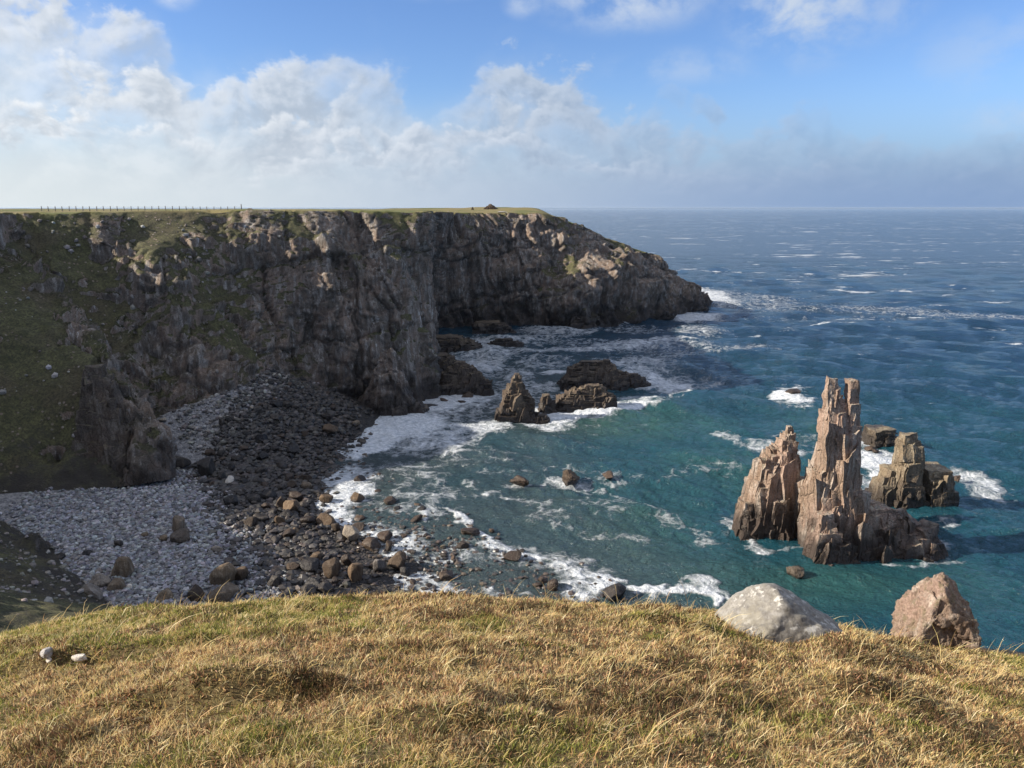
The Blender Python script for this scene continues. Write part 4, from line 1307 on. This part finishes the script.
G_SW = 'boulders in the swash'
HAND = [
    (179, 531, 20, 16, 'tan', 'upper of two stacked brown boulders in the middle of the pebble beach'),
    (182, 542, 21, 12, 'tan', 'lower brown boulder of the stacked pair on the pebble beach'),
    (164, 541, 11, 7, 'tan', 'small flat boulder left of the stacked pair on the pebbles'),
    (224, 585, 26, 25, 'tan', 'tallest olive-brown boulder of the cluster on pebbles by the grass'),
    (240, 582, 18, 16, 'brown', 'dark boulder leaning on the tallest one in the cluster by the grass'),
    (224, 602, 32, 17, 'tan', 'broad smooth boulder at the front of the cluster by the grass'),
    (196, 600, 20, 14, 'brown', 'low boulder at the left end of the cluster by the grass'),
    (165, 600, 20, 11, 'tan', 'flat tan slab alone on pebbles just above the grass edge'),
    (122, 575, 22, 20, 'tan', 'pale tan upright boulder with flat top on the left pebbles'),
    (118, 591, 17, 12, 'tan', 'smooth tan boulder in front of the upright one on the left'),
    (101, 587, 20, 14, 'grey', 'grey-green boulder left of the smooth tan one'),
    (93, 605, 22, 24, 'grey', 'tilted grey slab among the rubble at the left bank'),
    (77, 603, 18, 11, 'grey', 'pale boulder at the left end of the bank rubble'),
    (86, 613, 17, 8, 'grey', 'flat pale boulder lowest in the bank rubble, above the grass'),
    (59, 560, 12, 7, 'dark', 'dark flat boulder near the left bank on pebbles'),
    (88, 556, 10, 6, 'dark', 'small dark boulder on pebbles right of the left bank'),
    (119, 547, 11, 8, 'dark', 'dark blue-grey stone in the middle of the pale pebbles'),
    (145, 537, 8, 5, 'tan', 'small cream stone on the pebbles left of the stacked pair'),
    (111, 546, 7, 5, 'pale', 'small white stone beside the dark blue-grey stone'),
    (148, 570, 7, 6, 'pale', 'white rounded stone on pebbles above the flat tan slab'),
    (129, 590, 7, 6, 'pale', 'white stone touching the smooth tan boulder'),
    (217, 551, 12, 6, 'grey', 'flat grey boulder on pebbles below the stacked pair'),
    (230, 484, 14, 8, 'pale', 'pale slab lying between black boulders and pebbles'),
    (178, 466, 26, 12, 'dark', 'broad flat black boulder below the dark cliff recess'),
    (207, 474, 27, 17, 'dark', 'big black boulder with pointed top right of the flat black one'),
    (332, 577, 21, 20, 'brown', 'large angular brown boulder at the lower shore above the grass'),
    (356, 580, 20, 21, 'brown', 'tall dark brown boulder right of the large angular one'),
    (347, 566, 13, 14, 'wet', 'dark boulder wedged between the two large brown ones'),
    (316, 563, 14, 11, 'brown', 'brown boulder left of the large angular one'),
    (294, 571, 16, 9, 'brown', 'single rounded brown boulder on black shingle'),
    (292, 512, 20, 14, 'brown', 'tilted brown slab boulder in the middle of the black boulders'),
    (281, 508, 13, 12, 'brown', 'brown boulder tucked behind the tilted brown slab'),
    (251, 526, 14, 10, 'brown', 'brown boulder at the left edge of the black boulders'),
    (280, 525, 11, 11, 'brown', 'reddish brown boulder below the tilted brown slab'),
    (296, 534, 10, 8, 'brown', 'small round tan boulder beneath the reddish brown one'),
    (292, 489, 11, 9, 'brown', 'left one of three brown boulders in a row by the upper swash'),
    (306, 482, 13, 8, 'brown', 'middle one of three brown boulders in a row by the upper swash'),
    (307, 489, 12, 8, 'tan', 'tan rounded boulder under the row of three by the upper swash'),
    (327, 503, 13, 10, 'brown', 'brown boulder standing alone in white foam below the row of three'),
    (325, 524, 22, 10, 'brown', 'long flat brown boulder at the edge of the foam'),
    (336, 532, 11, 10, 'brown', 'round brown boulder between the long flat one and the grey one'),
    (351, 540, 21, 15, 'grey', 'large grey-olive boulder in the foam of the swash'),
    (358, 530, 14, 8, 'wet', 'dark boulder behind the large grey-olive one in the swash'),
    (358, 503, 15, 11, 'brown', 'square brown boulder out in the swash'),
    (372, 548, 20, 10, 'wet', 'dark flat boulder right of the large grey-olive one'),
    (379, 571, 13, 15, 'grey', 'upright pale grey boulder in foam near the grass'),
    (398, 567, 26, 15, 'brown', 'large smooth brown boulder right of the upright grey one'),
    (405, 576, 13, 11, 'dark', 'black wet boulder at the foot of the large smooth brown one'),
    (389, 550, 13, 9, 'brown', 'brown boulder behind the large smooth brown one'),
    (385, 540, 16, 9, 'wet', 'reddish dark boulder in the middle of the swash'),
    (390, 505, 15, 8, 'wet', 'dark boulder near the outer edge of the swash'),
    (360, 483, 14, 8, 'wet', 'lone dark boulder in shallow water above the swash'),
    (416, 522, 14, 7, 'wet', 'dark boulder awash beside a small breaking crest'),
    (470, 535, 19, 8, 'wet', 'dark red-brown boulder where the long breaker begins'),
    (513, 559, 18, 9, 'wet', 'dark boulder just inside the long white breaker'),
    (462, 548, 14, 7, 'wet', 'dark boulder below the start of the long breaker'),
    (446, 578, 20, 8, 'wet', 'dark flat boulder awash above the grass edge'),
    (552, 590, 15, 12, 'wet', 'dark upright boulder inside the breaker above the grass edge'),
    (614, 598, 28, 15, 'dark', 'big black boulder just above the grass at the end of the breaker'),
    (309, 596, 17, 12, 'dark', 'black boulder peeping over the grass edge'),
    (520, 486, 22, 11, 'wet', 'pair of dark rock tips in the open bay, left of three'),
    (571, 482, 28, 12, 'brown', 'brown angular rock in the open bay, ringed with foam'),
    (608, 479, 16, 8, 'wet', 'small black rock in the open bay, right of the brown one'),
    (795, 578, 18, 14, 'tan', 'small tan rock in green water under the twin-pronged stack'),
    (753, 602, 14, 8, 'tan', 'tan rock at the water edge behind the white boulder'),
    (956, 481, 11, 6, 'wet', 'low dark rock awash right of the rounded olive stack'),
    (868, 450, 13, 5, 'wet', 'low dark rock in white water before the square tan rock'),
    (876, 453, 8, 4, 'wet', 'thin dark rock tip in white water before the square tan rock'),
    (793, 394, 15, 5, 'wet', 'lone dark rock washed over by a breaking wave out at sea'),
    (424, 412, 18, 9, 'tan', 'smooth tan-brown rock in foam at the buttress foot'),
    (409, 393, 20, 9, 'brown', 'low brown ledge rock in foam behind the buttress'),
    (468, 398, 14, 6, 'wet', 'low dark rock in foam below the humped rock'),
    (444, 402, 9, 4, 'wet', 'left one of two small dark rocks in foam right of the buttress'),
    (462, 404, 9, 4, 'wet', 'right one of two small dark rocks in foam right of the buttress'),
    (330, 433, 20, 9, 'brown', 'long brown boulder at the water edge left of the white foam'),
    (356, 426, 9, 6, 'tan', 'small pale boulder in foam below the buttress'),
]
PLACED = []
for q in HAND:
    bay = q[1] < 600 and q[0] > 400 and q[4] in ('wet', 'brown', 'dark', 'tan') and (q[1] < 545 or q[0] > 700)
    ob = pxb(*q, **({'proto': RUGGED[bcount[0] % 5]} if bay else {}))
    PLACED.append((ob.location.x, ob.location.y, ob.scale.x))


def in_poly(x, y, poly):
    c = False
    for (x0, y0), (x1, y1) in zip(poly, poly[1:] + poly[:1]):
        if (y0 > y) != (y1 > y) and x < (x1 - x0) * (y - y0) / (y1 - y0) + x0:
            c = not c
    return c


def ground_poly(px):
    return [tuple(on_beach(a, b)[:2]) for a, b in px]


DARKP = ground_poly([(205, 458), (222, 436), (245, 408), (300, 380), (360, 405), (345, 430), (318, 450), (300, 480), (300, 520), (318, 560), (345, 600), (300, 606), (262, 560), (235, 520), (215, 490)])
SWASH = ground_poly([(300, 470), (340, 445), (400, 490), (450, 520), (520, 560), (610, 596), (640, 606), (400, 606), (330, 590), (305, 530)])
PEB = ground_poly([(10, 505), (130, 480), (190, 470), (235, 520), (262, 560), (300, 606), (90, 635), (60, 570), (20, 540)])
SCREE = ground_poly([(178, 432), (182, 405), (270, 364), (335, 370), (318, 386), (255, 414), (222, 448), (205, 455)])


def scatter(poly, n, r, soft=2.2, tries=60):
    xs = [q[0] for q in poly]; ys = [q[1] for q in poly]
    out = []
    while len(out) < n and tries * n > 0:
        tries -= 1 / n
        x, y = r.uniform(min(xs), max(xs)), r.uniform(min(ys), max(ys))
        if in_poly(x + r.gauss(0, soft), y + r.gauss(0, soft), poly):
            out.append((x, y))
    return out


rr_ = random.Random(21)


def free(x, y, s):
    return all((x - a)**2 + (y - b)**2 > (0.8 * (s + c))**2 for a, b, c in PLACED)


def many(poly, n, smin, smax, mats, labels, group, flat=0.6):
    k = 0; tries = 0
    while k < n and tries < 6000:
        tries += 1
        (x, y), = scatter(poly, 1, rr_)
        s_ = smin + (smax - smin) * rr_.random() ** 2.2
        if not free(x, y, s_ / 2):
            continue
        PLACED.append((x, y, s_ / 2))
        z = max(float(beach_z(np.array([[x, y]]))[0]), -0.35)
        mt = rr_.choice(mats)
        boulder((x, y, z), s_, s_ * rr_.uniform(flat - 0.12, flat + 0.15), mt, labels[mt], group)
        k += 1


many(DARKP, 150, 1.2, 3.4, ['dark', 'dark', 'wet'], {'dark': 'black boulder among the crowded dark boulders of the upper shore', 'wet': 'dark brown boulder among the crowded dark boulders of the upper shore'},
     'crowded dark boulders on the upper shore')
many(SWASH, 90, 0.7, 2.1, ['wet', 'wet', 'brown', 'dark'], {'wet': 'small wet dark boulder standing in the shallow swash', 'dark': 'small black boulder standing in the shallow swash', 'brown': 'small brown boulder standing in the shallow swash'},
     'small boulders standing in the shallow swash', 0.5)
many(SCREE, 20, 0.9, 2.2, ['grey'], {'grey': 'grey boulder lying on the scree slope below the cliff'}, 'grey boulders on the scree')
many(PEB, 14, 0.5, 1.1, ['tan', 'grey', 'pale'], {'tan': 'small tan boulder lying on the pale pebble beach', 'grey': 'small grey boulder lying on the pale pebble beach', 'pale': 'small white boulder lying on the pale pebble beach'}, 'small boulders on the pebble beach')


def stones(name, pts, size, squash, pal, seed, sub=1, rough=0.8, zs=None):
    """very many small stones as one mesh"""
    r = np.random.default_rng(seed)
    bm = bmesh.new(); bmesh.ops.create_icosphere(bm, subdivisions=sub, radius=1.0)
    B = np.array([v.co[:] for v in bm.verts]); Fc = np.array([[v.index for v in f.verts] for f in bm.faces]); bm.free()
    pts = np.array(pts); n = len(pts)
    sz = size[0] + (size[1] - size[0]) * r.random(n) ** 2.5
    V = B[None] * (1 + r.uniform(-0.25, 0.25, (n, len(B), 1)))
    V = V * (np.column_stack([r.uniform(0.7, 1.1, n), r.uniform(0.7, 1.1, n), r.uniform(squash * 0.8, squash * 1.2, n)]) * sz[:, None] / 2)[:, None, :]
    a = r.uniform(0, 6.28, n); c, s = np.cos(a)[:, None], np.sin(a)[:, None]
    V = np.stack([V[:, :, 0] * c - V[:, :, 1] * s, V[:, :, 0] * s + V[:, :, 1] * c, V[:, :, 2] + V[:, :, 0] * r.uniform(-0.3, 0.3, (n, 1))], 2)
    z = (np.maximum(beach_z(pts), -0.25) if zs is None else zs) + sz * squash * 0.25
    V = V + np.column_stack([pts, z])[:, None, :]
    C = np.repeat(pick(r, pal, n, 0.25), len(B), axis=0)
    Fa = (np.arange(n)[:, None, None] * len(B) + Fc[None]).reshape(-1, 3)
    me = mesh_np(name, V.reshape(-1, 3), Fa, smooth_shade=False, colors={'tint': C})
    m, t, bs = new_mat(name)
    geo = t.n.new('ShaderNodeNewGeometry')
    c_ = t.mix(t.ramp(t.noise(geo.outputs['Position'], 5.0, 4, 0.7), 0.35, 0.7, 0, 0.5), t.attr('tint', 'Color'), (0.05, 0.045, 0.04))
    t.put(bs.inputs['Base Color'], c_); bs.inputs['Roughness'].default_value = rough
    return tag(link(name, me, m), None, None, kind='stuff')


stones('pebbles', scatter(PEB, 30000, rr_, 3.2), (0.10, 1.0), 0.75, [(0.29, 0.29, 0.305), (0.22, 0.22, 0.235), (0.34, 0.335, 0.335), (0.15, 0.15, 0.16), (0.23, 0.215, 0.20), (0.46, 0.45, 0.44)], 31)
stones('dark_shingle', scatter(DARKP, 9500, rr_, 3.5), (0.4, 1.9), 0.62, [(0.018, 0.016, 0.016), (0.028, 0.024, 0.022), (0.042, 0.036, 0.032), (0.04, 0.029, 0.022), (0.085, 0.072, 0.062)], 32, rough=0.5)
stones('swash_stones', scatter(SWASH, 2200, rr_), (0.3, 1.3), 0.5, [(0.035, 0.030, 0.028), (0.06, 0.045, 0.037), (0.10, 0.075, 0.055)], 33, rough=0.4)
stones('scree', scatter(SCREE, 8500, rr_, 1.5), (0.25, 1.5), 0.6, [(0.20, 0.182, 0.16), (0.27, 0.25, 0.225), (0.12, 0.108, 0.095), (0.36, 0.335, 0.305), (0.09, 0.08, 0.07)], 34)
BANK = ground_poly([(35, 560), (75, 555), (120, 590), (110, 625), (70, 640), (40, 610)])
stones('bank_rubble', scatter(BANK, 900, rr_), (0.3, 1.1), 0.6, [(0.20, 0.18, 0.155), (0.26, 0.235, 0.20), (0.14, 0.12, 0.10), (0.31, 0.28, 0.25)], 35)

rs_ = np.random.default_rng(77)
k_ = (CLIFF_V[:, 0] < -62) & (CLIFF_V[:, 0] > -135) & (CLIFF_V[:, 1] > 140) & (CLIFF_V[:, 1] < 212) & (CLIFF_V[:, 2] > 8) & (CLIFF_V[:, 2] < 52)
q_ = CLIFF_V[k_]; nzv = perlin(q_, 0.09, 301) + 0.5 * perlin(q_, 0.3, 302)
q_ = q_[rs_.random(len(q_)) < 0.035 * smooth(0.0, 0.6, nzv)]
stones('slope_rocks', q_[:, :2], (0.3, 1.7), 0.75, [(0.24, 0.22, 0.20), (0.32, 0.29, 0.26), (0.19, 0.165, 0.14), (0.42, 0.40, 0.37)], 36, zs=q_[:, 2])
k_ = (CLIFF_V[:, 0] < -44) & (CLIFF_V[:, 0] > -100) & (CLIFF_V[:, 1] > 50) & (CLIFF_V[:, 1] < 131) & (CLIFF_V[:, 2] > 2) & (CLIFF_V[:, 2] < 46)
q_ = CLIFF_V[k_]
q_ = q_[rs_.random(len(q_)) < 0.06 * smooth(16, 5, q_[:, 2]) + 0.022]
stones('bank_stones', q_[:, :2], (0.2, 1.1), 0.65, [(0.20, 0.18, 0.155), (0.26, 0.235, 0.20), (0.14, 0.12, 0.10), (0.31, 0.28, 0.25)], 37, zs=q_[:, 2])

# ------------------------------------------------------------------ the boulders on the brow
M['white'] = rock_material('white_boulder', (0.245, 0.232, 0.21), (0.185, 0.172, 0.155), (0.31, 0.297, 0.275), scale=6.0, lichen=0.35, lichen_c=(0.28, 0.26, 0.21), bump=0.25, cracks=0.0)
t = NT(M['white'].node_tree); bs = t.n['Principled BSDF']
geo = t.n.new('ShaderNodeNewGeometry'); pos = geo.outputs['Position']
old = bs.inputs['Base Color'].links[0].from_socket
sp = t.ramp(t.math('ADD', t.voro(pos, 16.0), t.math('MULTIPLY', t.noise(pos, 22, 4, 0.7), 0.5)), 0.40, 0.52, 1.0, 0.0)
spots = t.math('MULTIPLY', sp, t.ramp(t.noise(pos, 3.0, 4, 0.6), 0.42, 0.55))
c_ = t.mix(t.math('MULTIPLY', spots, 0.8), old, (0.16, 0.15, 0.125))
sp2 = t.ramp(t.noise(pos, 5.5, 6, 0.7), 0.56, 0.62)
c_ = t.mix(t.math('MULTIPLY', sp2, 0.7), c_, (0.50, 0.485, 0.445))
c_ = t.mix(t.math('MULTIPLY', t.ramp(t.noise(pos, 1.6, 5, 0.65), 0.55, 0.62), 0.6), c_, (0.22, 0.20, 0.155))
t.put(bs.inputs['Base Color'], c_)
M['pink'] = rock_material('pink_boulder', (0.37, 0.255, 0.20), (0.29, 0.205, 0.15), (0.46, 0.38, 0.31), scale=7.0, lichen=0.55, lichen_c=(0.13, 0.115, 0.055), bump=0.9, cracks=0.12)


def brow_rock(px, py, Y, w_, h_, d_, mat, label, seed, cuts, extra, sub=6, rough=0.05, soften=4, chip=1.1):
    r = np.random.default_rng(seed)
    bm = bmesh.new(); bmesh.ops.create_icosphere(bm, subdivisions=sub, radius=1.0)
    V = np.array([v.co[:] for v in bm.verts]); Fc = np.array([[v.index for v in f.verts] for f in bm.faces]); bm.free()
    for n, h in extra:
        n = np.array(n, float); n /= np.linalg.norm(n)
        d = V @ n - h
        V -= np.where(d > 0, d, 0)[:, None] * n * 0.94
    for k in range(cuts):
        n = r.normal(size=3); n /= np.linalg.norm(n)
        d = V @ n - r.uniform(0.78, 0.92)
        V -= np.where(d > 0, d, 0)[:, None] * n * 0.9
    E_ = np.vstack([Fc[:, [0, 1]], Fc[:, [1, 2]], Fc[:, [2, 0]]])
    for _ in range(soften):
        acc = np.zeros_like(V); cnt = np.zeros(len(V))
        np.add.at(acc, E_[:, 0], V[E_[:, 1]]); np.add.at(acc, E_[:, 1], V[E_[:, 0]])
        np.add.at(cnt, E_[:, 0], 1); np.add.at(cnt, E_[:, 1], 1)
        V = acc / cnt[:, None]
    nn = V / np.linalg.norm(V, axis=1, keepdims=True)
    f1, f2, i1 = worley(V + seed, 2.6, seed)
    V = V + nn * (rough * 1.4 * fbm(V + seed, 1.5, 3, seed) + rough * 0.75 * fbm(V + seed, 6.0, 5, seed + 5, 0.6) + rough * chip * (i1 - 0.5))[:, None]
    c = at_y(px, py, Y)
    V = V * np.array((w_ / 2, d_ / 2, h_ / 2))
    me = mesh_np('boulder', V, Fc)
    o = link('boulder', me, M[mat]); o.location = c
    return tag(o, label, 'boulder')


s_ = px_size(7.9, 620)
brow_rock(779, 637, 7.9, 150 * s_, 108 * s_, 1.15, 'white', 'large pale grey-white boulder bedded in the grass at the cliff edge', 901, 5,
          [((-0.80, -0.25, 0.62), 0.60), ((0.62, -0.1, 0.75), 0.66), ((0.1, -0.85, 0.45), 0.66), ((0.9, 0, 0.3), 0.82)], rough=0.032, soften=30, chip=0.5)
s_ = px_size(9.1, 615)
brow_rock(936, 625, 9.1, 86 * s_, 100 * s_, 0.95, 'pink', 'rough pink boulder with a blunt peak perched on the grassy edge', 917, 6,
          [((-0.80, -0.1, 0.42), 0.60), ((0.86, -0.1, 0.36), 0.72), ((-0.1, -0.9, 0.25), 0.68), ((0.45, -0.55, 0.65), 0.74)], rough=0.10, soften=3, chip=1.6)
for (px, py, w_, h_, lab) in ((47, 655, 13, 9.5, 'larger round white stone in the grass at the left'), (49, 661, 7, 4, 'tiny white pebble under the round white stone'),
                              (80, 660, 15, 7, 'flat white stone half hidden in the grass')):
    a_, b_, c_ = ray(px, py)
    Yq = 7.0
    for _ in range(12):
        zq = float(brow_z(np.array([a_ / b_ * Yq]), np.array([Yq]))[0]) + 0.05
        Yq = 0.5 * Yq + 0.5 * (zq - H) / (c_ / b_)
    s_ = px_size(Yq, py)
    b = boulder((a_ / b_ * Yq, Yq, zq - h_ * s_ * 0.2), w_ * s_, h_ * s_ * 1.2, 'pale', lab, name='stone', cat='stone')

# ------------------------------------------------------------------ fence and stones on the far cliff top
m_wood, t, bs = new_mat('weathered_wood')
geo = t.n.new('ShaderNodeNewGeometry')
t.put(bs.inputs['Base Color'], t.mix(t.noise(geo.outputs['Position'], 6, 4, 0.6), (0.10, 0.085, 0.07), (0.20, 0.18, 0.155)))
bs.inputs['Roughness'].default_value = 0.9
m_wire, t, bs = new_mat('fence_wire')
bs.inputs['Base Color'].default_value = (0.25, 0.25, 0.25, 1); bs.inputs['Metallic'].default_value = 0.8; bs.inputs['Roughness'].default_value = 0.5


def tube(pts, r, n=6, taper=1.0):
    V = []; Fc = []
    for i, p_ in enumerate(pts):
        for k in range(n):
            a = 2 * math.pi * k / n
            V.append((p_[0], p_[1] + r * math.cos(a), p_[2] + r * math.sin(a)))
    for i in range(len(pts) - 1):
        for k in range(n):
            Fc.append((i * n + k, i * n + (k + 1) % n, (i + 1) * n + (k + 1) % n, (i + 1) * n + k))
    return np.array(V), np.array(Fc)


def post_mesh(r, h):
    V = []; n = 8
    for z, q in ((-0.5, 1.0), (h * 0.6, 0.95), (h, 0.9), (h + 0.06, 0.35)):
        for k in range(n):
            a = 2 * math.pi * k / n
            V.append((r * q * math.cos(a), r * q * math.sin(a), z))
    Fc = [(i * n + k, i * n + (k + 1) % n, (i + 1) * n + (k + 1) % n, (i + 1) * n + k) for i in range(3) for k in range(n)]
    return mesh_np('post', np.array(V), np.array(Fc))


def land_z(x, y):
    d = (CLIFF_V[:, 0] - x) ** 2 + (CLIFF_V[:, 1] - y) ** 2
    k = np.argsort(d)[:6]
    return float(np.median(CLIFF_V[k, 2]))


fence = bpy.data.objects.new('wire_fence', None); COL.objects.link(fence)
tag(fence, 'thin post and wire fence running along the far cliff top', 'fence')
pm = post_mesh(0.12, 1.4)
big = post_mesh(0.16, 2.0)
tops_ = []
NPOST = 30
p0 = None
for i in range(NPOST):
    px = 241.5 - i * 6.9
    Yp = 254 - i * 0.9
    x, y, _ = at_y(px, 209, Yp)
    z = land_z(x, y)
    if p0 is None:
        p0 = (x, y, z); fence.location = p0
    q = bpy.data.objects.new('post', big if i == 0 else pm)
    if not q.data.materials: q.data.materials.append(m_wood)
    COL.objects.link(q); q.parent = fence
    q.location = (x - p0[0], y - p0[1], z - p0[2])
    q.rotation_euler = (random.uniform(-0.06, 0.06), random.uniform(-0.06, 0.06), 0)
    tops_.append((x - p0[0], y - p0[1], z - p0[2]))
for hgt in (0.45, 0.85, 1.22):
    V, Fc = tube([(a, b, c + hgt) for a, b, c in tops_], 0.012, 5)
    link('wire', mesh_np('wire', V, Fc), m_wire, fence)

# cairn of piled stones on the headland
def cairn(px, Y, w_, h_, label):
    x, y, _ = at_y(px, 208, Y)
    z = land_z(x, y)
    r = np.random.default_rng(int(px))
    bm = bmesh.new(); bmesh.ops.create_icosphere(bm, subdivisions=2, radius=1.0)
    B = np.array([v.co[:] for v in bm.verts]); Fb = np.array([[v.index for v in f.verts] for f in bm.faces]); bm.free()
    Vs = []; Fs = []
    core = B * np.array((w_ * 0.42, w_ * 0.36, h_ * 0.85))
    core[:, 2] = np.where(core[:, 2] < 0, core[:, 2] * 0.3, core[:, 2])
    core[:, :2] *= (1 - 0.55 * np.clip(core[:, 2:] / h_, 0, 1))
    Vs.append(core); Fs.append(Fb)
    for k in range(150):
        t_ = r.random() ** 0.8
        a = r.uniform(0, 6.28)
        rad = (1 - t_) * 0.5 + 0.04
        s = np.array((r.uniform(0.25, 0.55), r.uniform(0.25, 0.5), r.uniform(0.15, 0.3))) * w_ / 6
        v = B * (1 + r.uniform(-0.2, 0.2, (len(B), 1))) * s + np.array((math.cos(a) * rad * w_, math.sin(a) * rad * w_ * 0.85, t_ * h_ * 0.95))
        Fs.append(Fb + len(B) * len(Vs)); Vs.append(v)
    o = link('cairn', mesh_np('cairn', np.vstack(Vs), np.vstack(Fs), smooth_shade=False), M['brown'])
    o.location = (x, y, z - 0.1)
    tag(o, label, 'cairn')


cairn(490.5, 424, 7.0, 2.6, 'heap of brown stones on the highest point of the headland')
cairn(472.5, 420, 1.6, 1.6, 'small upright pile of stones left of the big heap on the headland')
for (px, py, Y, w_, h_, mat, lab) in ((250, 210, 252, 2.2, 1.0, 'tan', 'lichen-covered stone on the cliff top right of the fence end'),
                                      (582, 228, 398, 1.8, 1.6, 'brown', 'reddish stone standing on the sloping edge of the headland'),
                                      (448, 211, 372, 1.8, 1.0, 'grey', 'grey stone on the cliff top above the cave'),
                                      (503, 212, 392, 5.5, 0.7, 'pale', 'flat patch of pale rock below the big stone heap on the headland')):
    x, y, _ = at_y(px, py, Y)
    boulder((x, y, land_z(x, y) - 0.1), w_, h_, mat, lab, name='stone', cat='stone')

# ------------------------------------------------------------------ haze: thin sea air over the whole place
def make_haze():
    bm = bmesh.new(); bmesh.ops.create_cube(bm, size=1.0)
    me = bpy.data.meshes.new('haze')
    for v in bm.verts:
        v.co = (v.co.x * 84000, v.co.y * 84000, -6 + (v.co.z + 0.5) * 69)
    bm.to_mesh(me); bm.free()
    m = bpy.data.materials.new('sea_air'); m.use_nodes = True
    t = NT(m.node_tree); t.n.clear()
    v = t.n.new('ShaderNodeVolumePrincipled')
    v.inputs['Color'].default_value = (0.74, 0.87, 1.0, 1)
    v.inputs['Density'].default_value = HAZE
    v.inputs['Anisotropy'].default_value = 0.3
    o_ = t.n.new('ShaderNodeOutputMaterial'); t.l.new(v.outputs[0], o_.inputs['Volume'])
    o = link('haze', me, m)
    tag(o, None, None, kind='stuff')


HAZE = 0.000014
make_haze()
